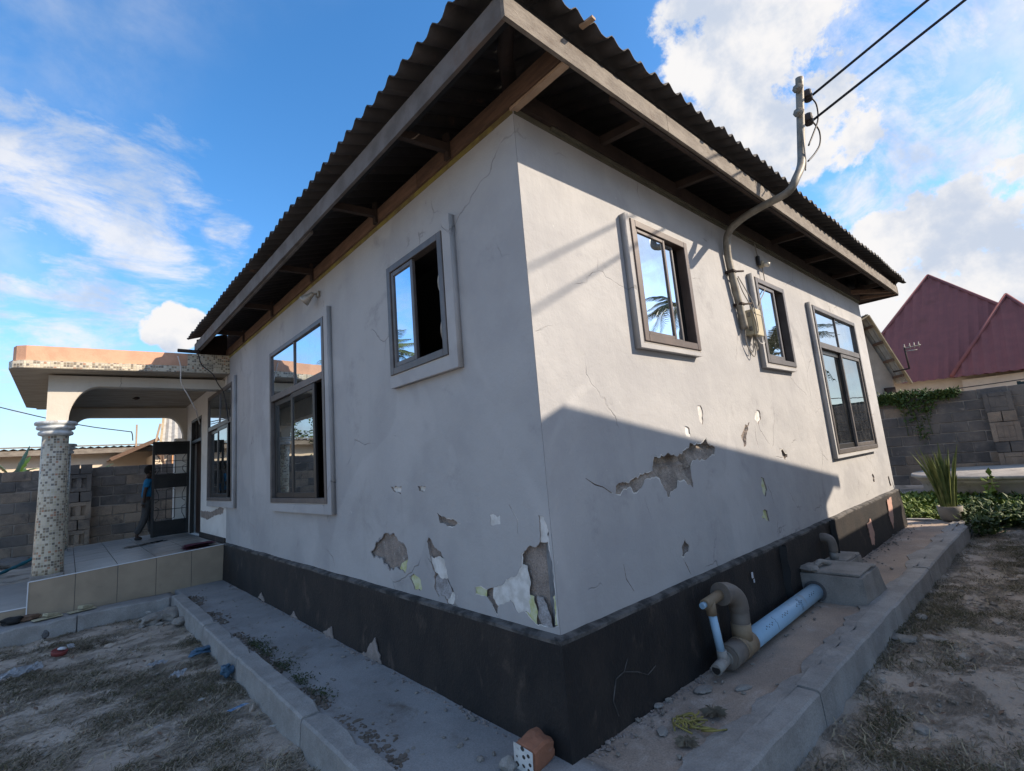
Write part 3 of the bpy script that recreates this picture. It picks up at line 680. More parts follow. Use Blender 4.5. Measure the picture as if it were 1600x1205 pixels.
for n_, (k_, m_) in enumerate((('white1', 'white_primer'), ('white2', 'white_primer'), ('white3', 'white_primer'), ('brown2', 'bare_render'), ('brown3', 'bare_render'), ('green', 'old_green_paint'), ('green2', 'old_green_paint'), ('low', 'bare_render'), ('white4', 'white_primer'), ('white5', 'white_primer'))):
    b0 = P_R[k_]; xs = [p[0] for p in b0]; ys = [p[1] for p in b0]
    flat_obj('bare_plaster', [rect(min(xs) - .03, min(ys) - .03, max(xs) + .03, max(ys) + .03)], .0008, 'R', (.006 if m_ != 'bare_render' else .02) + .0011 * n_, m_, wallR)
def inset(pts, d0, d1, seed):
    rnd = random.Random(seed); n = len(pts); ar = sum(pts[i][0] * pts[(i + 1) % n][1] - pts[(i + 1) % n][0] * pts[i][1] for i in range(n)); sg = 1 if ar > 0 else -1; out = []
    for i in range(n):
        a, b = Vector(pts[i - 1]), Vector(pts[(i + 1) % n]); t_ = (b - a).normalized(); k_ = noise.noise(Vector((pts[i][0] * 9, pts[i][1] * 9, seed))) ; d = d0 + (d1 - d0) * max(0, .5 + k_)
        out.append((pts[i][0] - t_.y * sg * d, pts[i][1] + t_.x * sg * d))
    return out
for side_, par, dic, raw, keys in (('L', wallL, hL, P_L, ('brown1', 'corner', 'br_small2')), ('R', wallR, hR, P_R, ('hole', 'low', 'brown3'))):
    for k_ in keys:                                              # the older coats of paint left standing round the bare plaster
        xs = [p[0] for p in raw[k_]]; ys = [p[1] for p in raw[k_]]; g_ = .028
        flat_obj('old_paint_edge', [rect(max(.003, min(xs) - g_), max(.62, min(ys) - g_), max(xs) + g_, max(ys) + g_), inset(dic[k_], -.003, .013, len(k_))], .0006, side_, .0018, 'white_primer' if k_ != 'brown1' else 'grey_primer', par)
hb = MB()                                                        # rough rubble bed of the deep broken patch
NXh, NZh = 70, 24; V = {}
for i in range(NXh + 1):
    for j in range(NZh + 1):
        x = .46 + 1.45 * i / NXh; z = 1.11 + .47 * j / NZh
        q_ = hR['hole']; below = [a_[1] + (b_[1] - a_[1]) * (x - a_[0]) / (b_[0] - a_[0]) for a_, b_ in zip(q_, q_[1:] + q_[:1]) if (a_[0] - x) * (b_[0] - x) < 0]
        below = [b_ for b_ in below if b_ < z]; ramp_ = min(1, max(0, (z - max(below)) / .11)) if below else 0
        dpt = .006 + .048 * ramp_ + (.004 + .020 * ramp_) * noise.noise(Vector((x * 7, z * 7, 1))) + (.004 + .010 * ramp_) * noise.noise(Vector((x * 22, z * 22, 1)))
        if z > 1.365 and x < 1.42: dpt += .02
        V[i, j] = hb.bm.verts.new((x, dpt, z))
for i in range(NXh):
    for j in range(NZh): hb.bm.faces.new((V[i, j], V[i + 1, j], V[i + 1, j + 1], V[i, j + 1]))
hb.build('broken_plaster', 'hole_render', wallR)
for cl, sd_, par in ((CR_R, 'R', wallR), (CR_L, 'L', wallL)):
    for c in cl:
        xs = [p[0] for p in c]; ys = [p[1] for p in c]
        flat_obj('crack', [rect(min(xs) - .03, max(.63, min(ys) - .03), max(xs) + .03, max(ys) + .03)], .003, sd_, .024, 'crack_dark', par)

# plinth: battered black base with a cement ledge on top
pl = MB()
def plinth_face(a, b, nrm, z0, z1, o0, o1, st=.12):
    a, b, nrm = Vector(a), Vector(b), Vector(nrm); L = (b - a).length; n = int(L / st); rows = 7; g = {}
    for i in range(n + 1):
        for j in range(rows + 1):
            s_ = j / rows; c = a.lerp(b, i / n); o = o0 + (o1 - o0) * s_
            if 0 < i < n: o += .006 * noise.noise(Vector((c.x * 3, c.y * 3, s_ * 3)))
            zz_ = z0 + (z1 - z0) * s_ + (.008 * noise.noise(Vector((c.x * 2, c.y * 2, 8))) if j == rows and 0 < i < n else 0)
            q = Vector((c.x + nrm.x * o, c.y + nrm.y * o, zz_))
            if i == 0 and a.length < .1: q = Vector((-o, -o, zz_))
            if i == n and nrm.y < 0: q.x = W + o
            if i == 0 and nrm.x > 0: q = Vector((W + o, -o, zz_))
            g[i, j] = pl.bm.verts.new(q)
    for i in range(n):
        for j in range(rows):
            f = pl.bm.faces.new((g[i, j], g[i + 1, j], g[i + 1, j + 1], g[i, j + 1])); f.smooth = True
    return [g[i, rows].co.copy() for i in range(n + 1)]
topR = plinth_face((-.045, 0), (W + .045, 0), (0, -1), .04, ZP - .012, .060, .042)
topL = plinth_face((0, -.045), (0, 6.79), (-1, 0), .04, ZP - .012, .060, .042)
plinth_face((W, -.045), (W, DEP), (1, 0), .04, ZP, .06, .042)
plinth = pl.build('plinth', 'plinth_paint', house)
lg = MB()
for top, nrm in ((topR, Vector((0, -1, 0))), (topL, Vector((-1, 0, 0)))):
    A = [lg.bm.verts.new(p - Vector((0, 0, .004))) for p in top]
    B = [lg.bm.verts.new(p - nrm * .0 + Vector((0, 0, .016 + .006 * noise.noise(p * 9)))) for p in top]
    C_ = [lg.bm.verts.new((p - nrm * (.048)) + Vector((0, 0, .030 + .004 * noise.noise(p * 7)))) for p in top]
    for i in range(len(top) - 1):
        lg.bm.faces.new((A[i], A[i + 1], B[i + 1], B[i])); lg.bm.faces.new((B[i], B[i + 1], C_[i + 1], C_[i]))
lg.build('plinth_ledge', 'ledge_cement', plinth)
m = MB(); m.box((-.022, 6.80, .60), (-.001, 8.72, .70), .004); m.build('skirting', 'plinth_paint', house)
for pts, z in (([(6.25, .56), (6.5, .59), (6.42, .33), (6.3, .2), (6.2, .38)], 0), ([(5.15, .43), (5.32, .46), (5.38, .30), (5.3, .16), (5.2, .18), (5.18, .30)], 0)):
    flat_obj('peeled_paint', [ragged(pts, .015, .03, 9)], .006, 'R', -.0605, 'peeled_pink', plinth)

for side_, pts in (('L', [(1.75, .13), (1.84, .29), (1.90, .24), (1.97, .17), (2.1, .13)]), ('L', [(2.62, .13), (2.66, .22), (2.78, .16), (2.85, .13)]), ('L', [(3.5, .13), (3.62, .19), (3.72, .13)]), ('L', [(4.6, .14), (4.72, .22), (4.86, .14)])):
    flat_obj('peeled_paint', [ragged(pts, .012, .03, int(pts[0][0] * 10))], .010, side_, -.0675, 'raw_base', plinth)
for c in ([(.30, .19), (.27, .27), (.31, .36), (.38, .37), (.42, .42)], [(.38, .37), (.50, .33), (.58, .29), (.66, .31)]):
    flat_obj('crack', [crackline(c, .006)], .004, 'R', -.0575, 'ledge_cement', plinth)
# eaves. the boards dip a little towards the near corner, as they do on the house
def lift(d): return 0.09 * min(1.0, max(0.0, d) / 7.0)
OV, RO, PITCH, AMP, SL = 0.42, 0.52, 0.142, 0.022, 0.34
X1R, Y1R = W + OV, DEP + OV
def board(name, a, b, zt, zb, th, m_, parent, lf, axis, n=14):
    """upright board from a to b (x, y), following the dip"""
    mb = MB(); a, b = Vector(a), Vector(b); d = (b - a).normalized(); nr = Vector((-d.y, d.x)) * th; secs = []
    for i in range(n + 1):
        p = a.lerp(b, i / n); l_ = lift(p.x if axis == 'x' else p.y) if lf else 0
        wv = .004 * noise.noise(Vector((p.x * 1.3, p.y * 1.3, zt)))
        secs.append([mb.bm.verts.new(q) for q in ((p.x, p.y, zb + l_ + wv), (p.x + nr.x, p.y + nr.y, zb + l_ + wv), (p.x + nr.x, p.y + nr.y, zt + l_), (p.x, p.y, zt + l_))])
    for i in range(n):
        for k_ in range(4): mb.bm.faces.new((secs[i][k_], secs[i][(k_ + 1) % 4], secs[i + 1][(k_ + 1) % 4], secs[i + 1][k_]))
    mb.bm.faces.new(secs[0]); mb.bm.faces.new(secs[-1][::-1])
    return mb.build(name, m_, parent)
roof = bpy.data.objects.new('roof', None); COL.objects.link(roof); roof.parent = house; ORG[roof.name] = Vector((0, 0, 0)); roof.empty_display_size = .1
cuts = [-OV, .95, 2.62, 4.9, X1R + .12]
for i in range(4):
    ob = board('fascia_board', (cuts[i] + (-.0015 if i == 0 else .004), -OV), (cuts[i + 1], -OV), 3.556, 3.435, .022, 'fascia_board', roof, True, 'x')
cuts = [-OV, 2.3, 4.7, 6.93]
for i in range(3):
    board('fascia_board', (-OV, cuts[i + 1]), (-OV, cuts[i] + (.0225 if i == 0 else .004)), 3.572, 3.435, .022, 'fascia_left', roof, True, 'y')
board('fascia_batten', (-OV + .026, 6.90), (-OV + .026, 2.05), 3.452, 3.424, .022, 'fascia_left', roof, True, 'y')
board('fascia_batten', (.4, -OV + .026), (7.3, -OV + .026), 3.452, 3.420, .022, 'timber_dark', roof, True, 'x')
board('fascia_board', (X1R + .08, -OV), (X1R + .08, DEP), 3.74, 3.50, .022, 'timber_dark', roof, False, 'y')
m = MB(); m.prism([(-.395, 6.90, 3.47), (-.395, 6.90, 3.735), (.02, 6.90, 3.875), (.02, 6.90, 3.47)], (0, .02, 0)); m.build('soffit_board', 'timber_dark', roof)  # added dark end cap standing in for the dark inside of the eave
board('soffit_board', (W + .02, -.02), (X1R + .07, -.02), 3.80, 3.545, .02, 'timber_dark', roof, False, 'y', 2)
board('eave_shade_board', (-OV + .03, -OV + .034), (X1R, -OV + .034), 3.632, 3.50, .03, 'rubber_black', roof, True, 'x')  # black boards added to stop stray sun and darken the gap above the fascia
board('eave_shade_board', (-OV + .064, 6.88), (-OV + .064, -OV + .07), 3.632, 3.50, .03, 'rubber_black', roof, True, 'y')
# wall plates and rafters
for a, b in ((-.40, 1.0), (1.004, 2.55), (2.554, 4.6), (4.604, 6.78)):
    board('wall_plate', (-.022, b), (-.022, a), 3.565, 3.452, .055, 'timber_brown', roof, False, 'y')
m = MB(); m.box((-.014, -.40, 3.428), (.03, .012, 3.446)); m.build('roof_batten', 'timber_pale', roof)
board('wall_plate', (.03, -.034), (W, -.034), 3.56, 3.452, .055, 'timber_dark', roof, False, 'x')
m = MB(); m.box((-.0045, .003, 3.413), (.001, 6.78, 3.449)); m.build('old_paint_band', 'old_yellow_paint', house)
m = MB(); m.box((.006, -.0045, 3.412), (W, .001, 3.449)); m.box((.3, -.022, 3.43), (W, -.006, 3.449)); m.build('old_paint_band', 'old_band_grey', house)
for y in (.60, 1.62, 3.03, 4.35, 5.68):
    m = MB(); l_ = lift(y); m.beam((.3, y, 3.56), (-OV + .03, y, 3.475 + l_), .04, .055); m.build('rafter', 'timber_dark', roof)
    m = MB(); m.box((-.045, y - .024, 3.445), (-.0235, y + .024, 3.62)); m.build('rafter', 'timber_dark', roof)
for x in (.78, 1.75, 2.72, 3.72, 4.75, 5.8, 6.85):
    m = MB(); l_ = lift(x); m.beam((x, .3, 3.58), (x, -OV + .03, 3.48 + l_), .04, .055); m.build('rafter', 'timber_dark', roof)
for a, b in (((W - .1, .1, 3.50), (X1R + .05, -OV + .03, 3.55)), ((W + .02, -.02, 3.50), (X1R + .06, .5, 3.55)), ((W - .6, .05, 3.5), (W + .25, -OV + .03, 3.55))):
    m = MB(); m.beam(a, b, .045, .06); m.build('rafter', 'timber_brown', roof)
m = MB(); m.tube([(.15, .15, 3.72), (-.12, -.1, 3.66), (-.25, -.26, 3.61), (-.40, -.40, 3.58)], [.05, .045, .04, .04], 7); m.build('hip_rafter', 'timber_dark', roof)
m = MB(); m.box((W + .02, -OV + .04, 3.528), (X1R + .075, 3, 3.540)); m.build('soffit_board', 'timber_dark', roof)

# corrugated sheets of the hipped roof, one object per sheet
HALF = (X1R + .12 + RO + .42 - OV) / 2
EX0, EX1, EY0, EY1 = -RO, X1R + .25, -RO, DEP + RO
HALF = (EX1 - EX0) / 2
def sheet(slope, s0, s1, t0=0.0):
    mb = MB(); n = max(2, int(round((s1 - s0) / (PITCH / 8)))); rowsN = 4
    off = R(-.012, .014); zoff = R(0, .006); cols = []
    for i in range(n + 1):
        s_ = s0 + (s1 - s0) * i / n
        if slope in 'SN': tmax = max(0.0, min(s_ - EX0, EX1 - s_, HALF))
        else: tmax = max(0.0, min(s_ - EY0, EY1 - s_, HALF))
        c = math.cos(2 * math.pi * s_ / PITCH); wv = AMP * (2 * ((1 + c) / 2) ** 1.7 - .85)
        col = []
        for j in range(rowsN + 1):
            tt = t0 + (tmax - t0) * (j / rowsN) if tmax > t0 else t0
            e = off + .006 * math.sin(s_ * 7 + s0 * 3) if j == 0 else 0
            q = tt - (e if tt > .02 or j == 0 else 0)
            if slope == 'S': x, y, lf = s_, EY0 + q, lift(s_)
            elif slope == 'N': x, y, lf = s_, EY1 - q, .09
            elif slope == 'W': x, y, lf = EX0 + q, s_, lift(s_)
            else: x, y, lf = EX1 - q, s_, .09
            lf = lf * (1 - tt / HALF) + .09 * tt / HALF
            col.append(mb.bm.verts.new((x, y, 3.640 + lf + SL * q + wv + zoff)))
        cols.append(col)
    for i in range(n):
        for j in range(rowsN):
            f = mb.bm.faces.new((cols[i][j], cols[i + 1][j], cols[i + 1][j + 1], cols[i][j + 1])); f.smooth = True
    bmesh.ops.remove_doubles(mb.bm, verts=mb.bm.verts, dist=1e-4)
    r = bmesh.ops.solidify(mb.bm, geom=list(mb.bm.faces), thickness=.004)
    return mb.build('roof_sheet', 'roof_sheet', roof, recalc=False)
SW = PITCH * 7
def run(slope, a, b, t0=0.0):
    s_ = a
    while s_ < b - .02:
        sheet(slope, s_, min(b, s_ + SW + PITCH * .5), t0); s_ += SW
run('S', EX0 + .001, EX1); run('W', EY0, 6.98); run('W', 6.98, EY1, .62); run('N', EX0, EX1); run('E', EY0, EY1)
m = MB(); m.beam((.07, -.47, 3.63), (.075, -.55, 3.625), .03, .012); m.build('loose_batten', 'timber_pale', roof)

# ------------------------------------------------------------------ windows
def mapuv(side, u, z, w_): return (w_, u, z) if side == 'L' else (u, w_, z)
def wbox(mb, side, u0, u1, z0, z1, w0, w1, bevel=.003):
    a, b = mapuv(side, u0, z0, w0), mapuv(side, u1, z1, w1)
    mb.box(tuple(map(min, a, b)), tuple(map(max, a, b)), bevel)
def bars(mb, side, u0, u1, z0, z1, t_, w0, w1):
    wbox(mb, side, u0, u0 + t_, z0, z1, w0, w1); wbox(mb, side, u1 - t_, u1, z0, z1, w0, w1)
    wbox(mb, side, u0 + t_, u1 - t_, z0, z0 + t_, w0, w1); wbox(mb, side, u0 + t_, u1 - t_, z1 - t_, z1, w0, w1)
def pane(par, side, u0, u1, z0, z1, w_, g, tilt=0.0):
    mb = MB(); a = []
    for u, z in ((u0, z0), (u1, z0), (u1, z1), (u0, z1)): a.append(mapuv(side, u, z, w_ + tilt * (z - z0)))
    mb.prism(a, (.004, 0, 0) if side == 'L' else (0, .004, 0)); mb.build('pane', g, par)
def window(key, mainmat, surround=True):
    side, u0, u1, z0, z1, tr = WIN[key]
    if surround:
        g, s_ = .012, (.085 if side == 'L' else .034)
        o_ = u1 + .015
        flat_obj('window_surround', [[(u0 - g - s_, z0 - g - s_), (o_, z0 - g - s_ + .004), (o_, z0 - g), (u0 - g, z0 - g), (u0 - g, z1 + (.08 if side == 'L' else .035)), (u0 - g - s_, z1 + (.076 if side == 'L' else .03))]], (.045 if side == 'L' else .050), side, (-.0455 if side == 'L' else -.0505), 'wall_paint', wallL if side == 'L' else wallR)
    pt = MB(); bars(pt, side, u0 - .0115, u1 + .0115, z0 - .0115, z1 + .0115, .0125, -.040 if side == 'L' else -.050, .02)
    fr = MB(); ft = .05; bars(fr, side, u0, u1, z0, z1, ft, -.050 if side == 'L' else -.060, .012)
    if tr:
        wbox(fr, side, u0 + ft, u1 - ft, tr - .035, tr + .035, -.046 if side == 'L' else -.056, .01)
    f = fr.build('window', mainmat, house); pt.build('window_putty', 'putty', f)
    ln = MB(); bars(ln, side, u0 + .022, u1 - .022, z0 + .022, z1 - .022, .022, .0135, .20); ln.build('reveal_shade_liner', 'frame_black', f)  # black liner puts the shade of the reveal into its colour
    cu, cw = (u0 + u1) / 2, (u1 - u0)
    if tr:
        mb = MB(); wbox(mb, side, cu - .011, cu + .011, tr + .035, z1 - ft, -.042, .005); mb.build('mullion', mainmat, f)
        pane(f, side, u0 + ft - .005, cu - .009, tr + .03, z1 - ft + .005, -.030, 'glass_pane', .006); pane(f, side, cu + .009, u1 - ft + .005, tr + .03, z1 - ft + .005, -.030, 'glass_pane', -.003)
        zt = tr - .035
    else: zt = z1 - ft
    return f, side, u0 + ft, u1 - ft, z0 + ft, zt
def sash(f, side, a, b, z0, z1, w_, m_, g, t_=.042, dark=None):
    mb = MB(); bars(mb, side, a, b, z0, z1, t_, w_, w_ + .026); s_ = mb.build('sash', m_, f)
    pane(f, side, a + t_ - .004, b - t_ + .004, z0 + t_ - .004, z1 - t_ + .004, w_ + .011, g, R(-.004, .004))
f, sd_, a, b, z0, z1 = window('w1', 'frame_brown')
sash(f, sd_, a + .003, a + .38, z0 + .002, z1 - .002, -.048, 'frame_brown', 'glass_pane', .026); sash(f, sd_, a + .30, a + .54, z0 + .002, z1 - .002, -.018, 'frame_grey', 'glass_pane', .022)
f, sd_, a, b, z0, z1 = window('w2', 'frame_grey')
sash(f, sd_, a + .002, a + .42, z0 + .002, z1 - .002, -.046, 'frame_grey', 'glass_pane', .036)
f, sd_, a, b, z0, z1 = window('w3', 'frame_grey')
mid = (a + b) / 2
sash(f, sd_, mid - .03, b - .002, z0 + .002, z1 - .002, -.046, 'frame_grey', 'glass_low', .045); sash(f, sd_, a + .002, mid + .03, z0 + .002, z1 - .002, -.016, 'frame_black', 'glass_low', .055)
f, sd_, a, b, z0, z1 = window('A', 'frame_grey')
sash(f, sd_, a + .33, b - .002, z0 + .002, z1 - .002, -.040, 'frame_grey', 'glass_pane', .034)
winA = f
f, sd_, a, b, z0, z1 = window('B', 'frame_grey')
mid = (a + b) / 2
sash(f, sd_, mid - .06, b - .002, z0 + .002, z1 - .002, -.010, 'frame_black', 'glass_low', .055); sash(f, sd_, a + .22, mid + .12, z0 + .002, z1 - .002, -.040, 'frame_black', 'glass_low', .055)
f, sd_, a, b, z0, z1 = window('C', 'frame_grey')
mid = (a + b) / 2
sash(f, sd_, mid - .06, b - .002, z0 + .002, z1 - .002, -.010, 'frame_black', 'glass_low', .055); sash(f, sd_, a + .22, mid + .12, z0 + .002, z1 - .002, -.040, 'frame_black', 'glass_low', .055)
# wrought iron grille behind the open half of the small shaded window
g = MB(); gx_ = .14
for yo in (.83, .93):
    for sg in (1, -1):
        zc = 2.585; pts = []
        for i in range(17):
            q = i / 16; z = zc + sg * (.015 + .35 * q); bul = math.sin(min(1, q * 1.25) * math.pi) ** .6 * .045 if q < .8 else 0
            pts.append((gx_ - bul * .9 - (.02 if q > .95 else 0), yo + .055 * math.sin(q * math.pi), z))
        g.tube(pts, .0065, 6)
for z in (2.33, 2.585, 2.83): g.tube([(gx_, .74, z), (gx_, .97, z)], .0055, 6)
g.build('window_grille', 'grille_white', winA)
# door opening: dark timber door inside, steel frame with grille above
m = MB(); m.box((.10, DY0 - .05, .45), (.15, DY1 + .05, 2.85)); m.build('door', 'door_dark', house)
m = MB(); wbox(m, 'L', DY0, DY0 + .05, .62, DZ, .0, .06); wbox(m, 'L', DY1 - .05, DY1, .62, DZ, .0, .06); wbox(m, 'L', DY0 + .05, DY1 - .05, DZ - .05, DZ, .0, .06); wbox(m, 'L', DY0 + .05, DY1 - .05, 2.33, 2.39, .0, .06)
df = m.build('door_frame', 'iron_black', house)
m = MB()
for i in range(7): m.tube([(.03, DY0 + .05 + .14 * i, 2.39), (.03, DY0 + .05 + .14 * i, DZ - .05)], .008, 6)
m.build('fanlight_grille', 'iron_black', df)
# steel security gate standing open on the porch
gate = thing('security_gate', (-.02, 9.80, .62), 'black steel security gate standing open on the porch, grille panels between solid plates', 'gate')
gl = .60; ga = Vector((-.98, -.10, 0)).normalized()
def gp(u, z): return Vector((-.025, 9.78, 0)) + ga * u + Vector((0, 0, z))
GZ0, GZ1 = .64, 2.40
m = MB()
for u in (.02, gl - .02): m.beam(gp(u, GZ0), gp(u, GZ1), .04, .04, (1, 0, 0))
for z in (GZ0 + .02, GZ1 - .02): m.beam(gp(.04, z), gp(gl - .04, z), .035, .04)
m.build('gate_frame', 'iron_black', gate)
for z0, z1 in ((.66, .92), (1.52, 1.78), (2.15, 2.38)):
    m = MB(); m.beam(gp(.035, (z0 + z1) / 2), gp(gl - .035, (z0 + z1) / 2), .012, z1 - z0); m.build('steel_plate', 'iron_black', gate)
for z0, z1 in ((.92, 1.52), (1.78, 2.15)):
    m = MB(); h = z1 - z0
    for s_ in (.23, .37): m.tube([gp(s_, z0 + h * .08), gp(s_, z1 - h * .08)], .006, 6)
    m.tube([gp(.23 + .07 * (1 - math.cos(k * math.pi / 6)), z1 - h * .08 + .03 * math.sin(k * math.pi / 6)) for k in range(7)], .006, 6)
    m.tube([gp(.23 + .07 * (1 - math.cos(k * math.pi / 6)), z0 + h * .08 - .03 * math.sin(k * math.pi / 6)) for k in range(7)], .006, 6)
    for u0_, sgn in ((.06, 1), (.54, -1)):
        m.tube([gp(u0_, z1), gp(u0_ + sgn * .05, z1 - h * .2), gp(u0_ + sgn * .05, z0 + h * .62), gp(u0_, z0 + h * .56)], .006, 6)
        m.tube([gp(u0_, z0), gp(u0_ + sgn * .05, z0 + h * .2), gp(u0_ + sgn * .05, z0 + h * .38), gp(u0_, z0 + h * .44)], .006, 6)
    for z in (z0 + h * .33, z0 + h * .67): m.tube([gp(.04, z), gp(gl - .04, z)], .006, 6)
    m.build('gate_grille', 'iron_black', gate)

# ================================================================== PORCH
porch = thing('porch', (-1.0, 8.4, .12), 'flat roofed porch with mosaic column, peach parapet and tiled floor', 'porch')
PF = lambda x: 6.53 + .19 * (x + 2.08) / 2.04                        # front edge of the porch floor
PZ = lambda x: .552 + .076 * (x + 2.08) / 2.04                       # it falls a little to the outer corner
PXL, PYB = -2.08, 11.0
m = MB()
for (x0, x1) in ((PXL, -.04),):
    A = [(x0 + .012, PF(x0) + .012, .06), (x1, PF(x1) + .012, .06), (x1, PYB, .06), (x0 + .012, PYB, .06)]
    B = [(x0 + .012, PF(x0) + .012, PZ(x0) - .012), (x1, PF(x1) + .012, PZ(x1) - .012), (x1, PYB, PZ(x1) - .012), (x0 + .012, PYB, PZ(x0) - .012)]
    vA = [m.bm.verts.new(p) for p in A]; vB = [m.bm.verts.new(p) for p in B]
    m.bm.faces.new(vB)
    for i in range(4): m.bm.faces.new((vA[i], vA[(i + 1) % 4], vB[(i + 1) % 4], vB[i]))
base = m.build('porch_base', 'grout', porch)
N = 5
for i in range(N):                                                   # riser tiles
    x0 = PXL + (-.04 - PXL) * i / N + .003; x1 = PXL + (-.04 - PXL) * (i + 1) / N - .003
    m = MB(); m.prism([(x0, PF(x0), .07), (x1, PF(x1), .07), (x1, PF(x1), PZ(x1) - .006), (x0, PF(x0), PZ(x0) - .006)], (0, .016, 0)); m.build('riser_tile', 'riser_tile', porch)
m = MB(); m.prism([(PXL, PF(PXL), .07), (PXL, 8.6, .07), (PXL, 8.6, PZ(PXL) - .006), (PXL, PF(PXL), PZ(PXL) - .006)], (.014, 0, 0)); m.build('riser_tile', 'riser_tile', porch)
for i in range(N):                                                   # floor tiles
    for j in range(10):
        x0 = PXL + .004 + (-.04 - PXL) * i / N; x1 = PXL - .004 + (-.04 - PXL) * (i + 1) / N
        y0f = lambda x: PF(x) + .014 + (PYB - PF(x)) * j / 10 + .003
        y1f = lambda x: PF(x) + .014 + (PYB - PF(x) - .02) * (j + 1) / 10 - .003
        dz = R(-.0015, .0015)
        m = MB(); m.prism([(x0, y0f(x0), PZ(x0) - .013), (x1, y0f(x1), PZ(x1) - .013), (x1, y1f(x1), PZ(x1) - .013), (x0, y1f(x0), PZ(x0) - .013)], (0, 0, .013 + dz)); m.build('floor_tile', 'floor_tile', base)
m = MB(); m.beam((PXL - .004, PF(PXL) - .004, PZ(PXL) - .001), (-.045, PF(-.04) - .004, PZ(-.04) - .001), .010, .010); m.beam((PXL - .005, PF(PXL) - .004, .07), (PXL - .005, PF(PXL) - .004, PZ(PXL)), .010, .010, (1, 0, 0)); m.build('edge_trim', 'tile_trim', porch)
# lower step on the left
m = MB(); m.box((-4.2, 6.62, .05), (PXL - .006, 9.2, .265), .004); st = m.build('step', 'floor_tile', porch)
m = MB(); m.box((-4.2, 6.605, .07), (PXL - .008, 6.619, .250)); m.build('riser_tile', 'riser_tile', st)
m = MB(); m.beam((-4.2, 6.603, .266), (PXL - .01, 6.603, .266), .01, .01); m.build('edge_trim', 'tile_trim', st)
# roof slab with chamfered corner
SY0, SXL, SYB = 6.60, -2.395, 10.6
def slab_ring(o):   # outline, pulled in by o
    return [(-.003, SY0 + o), (SXL + .14 + o * .4, SY0 + o), (SXL + .04 + o * .8, SY0 + .05 + o), (SXL + o, SY0 + .16 + o), (SXL + o, SYB - .35 - o), (SXL + .35 + o, SYB - o), (-.003, SYB - o)]
zl = lambda x: .055 * (x - SXL) / 2.385                              # rises slightly to the house
def band(o, z0, z1, m_, nm, top=False, bottom=False):
    mb = MB(); r = slab_ring(o); A = [mb.bm.verts.new((x, y, z0 + zl(x))) for x, y in r]; B = [mb.bm.verts.new((x, y, z1 + zl(x))) for x, y in r]; L = 0
    for i in range(len(r)):
        j = (i + 1) % len(r); f = mb.bm.faces.new((A[i], A[j], B[j], B[i])); d = math.hypot(r[j][0] - r[i][0], r[j][1] - r[i][1])
        for lp, q in zip(f.loops, ((L, z0), (L + d, z0), (L + d, z1), (L, z1))): lp[mb.uv].uv = q
        L += d
    if top: mb.bm.faces.new(B)
    if bottom: mb.bm.faces.new(A[::-1])
    return mb.build(nm, m_, porch)
band(0, 3.115, 3.205, 'mosaic_tile', 'tile_band', True, False)
band(.004, 3.107, 3.1155, 'soffit_cement', 'roof_slab', False, True)
band(.03, 3.206, 3.398, 'peach_paint', 'parapet', True)
m = MB(); r_ = [(-.55, SY0 - .012), (-.002, SY0 - .012)]
f = m.bm.faces.new([m.bm.verts.new(p) for p in ((-.55, SY0 + .022, 3.247), (-.002, SY0 + .022, 3.26), (-.002, SY0 + .022, 3.452), (-.55, SY0 + .022, 3.440))])
for lp, q in zip(f.loops, ((0, .1), (.62, .1), (.62, .35), (0, .35))): lp[m.uv].uv = q
m.build('tile_band', 'mosaic_tile', porch, recalc=False)
# front beam with arched haunch, far beam
def arch_beam(y0, y1, zt, zb, arc, xin):
    pts = [(-2.035, 2.44), (-2.035, zt)] + [(-.003, zt + .03)] + [(-.003, zb + .005)] + [(-1.50, zb)]
    n = 12
    for i in range(1, n + 1):
        q = i / n * math.pi / 2; pts.append((-1.50 - .32 * math.sin(q), zb - .46 * (1 - math.cos(q))))
    pts.append((-1.825, 2.44))
    return flat_obj('arch_beam', [pts], y1 - y0, 'R', y0, 'porch_paint', porch)
arch_beam(6.93, 7.16, 3.09, 2.965, 0, 0)
pts = [(-2.035, 2.44), (-2.035, 3.09), (-.003, 3.12), (-.003, 2.45)]
for i in range(0, 11): q = i / 10 * math.pi / 2; pts.append((-.06 - .28 * (1 - math.cos(q)), 2.50 + .44 * math.sin(q)))
for i in range(0, 11): q = i / 10 * math.pi / 2; pts.append((-1.53 - .29 * math.sin(q), 2.94 - .44 * (1 - math.cos(q))))
pts.append((-1.825, 2.44))
flat_obj('arch_beam', [pts], .22, 'R', 10.25, 'porch_paint', porch)
m = MB(); m.box((-2.035, 7.161, 2.72), (-1.83, 10.249, 3.085)); m.build('side_beam', 'porch_paint', porch)
m = MB(); m.rock((-.98, 8.7, 3.075), (.11, .11, .05), .3); m.build('ceiling_rose', 'timber_dark', porch)
def column(cx, cy, zb, dark=False):
    c = thing_part('column', porch)
    m = MB(); m.lathe([(.150, zb), (.146, zb + .10), (.135, 1.4), (.128, 2.285)], (cx, cy, 0), 40); m.build('column_shaft', 'mosaic_tile', c)
    m = MB(); m.lathe([(.126, 2.27), (.165, 2.285), (.172, 2.305), (.165, 2.325), (.150, 2.332), (.150, 2.345), (.182, 2.355), (.190, 2.375), (.184, 2.395), (.172, 2.402), (.205, 2.412), (.208, 2.438), (.196, 2.452), (.10, 2.455)], (cx, cy, 0), 36); m.build('capital', 'capital_paint', c)
    m = MB(); m.box((cx - .155, cy - .155, zb - .03), (cx + .155, cy + .155, zb + .035), .012, jit=.006); m.build('column_base', 'concrete', c)
def thing_part(nm, par):
    o = bpy.data.objects.new(nm, None); COL.objects.link(o); o.parent = par; o.empty_display_size = .1; ORG[o.name] = org(par); return o
column(-1.93, 6.78, .56); column(-1.90, 10.36, .56)
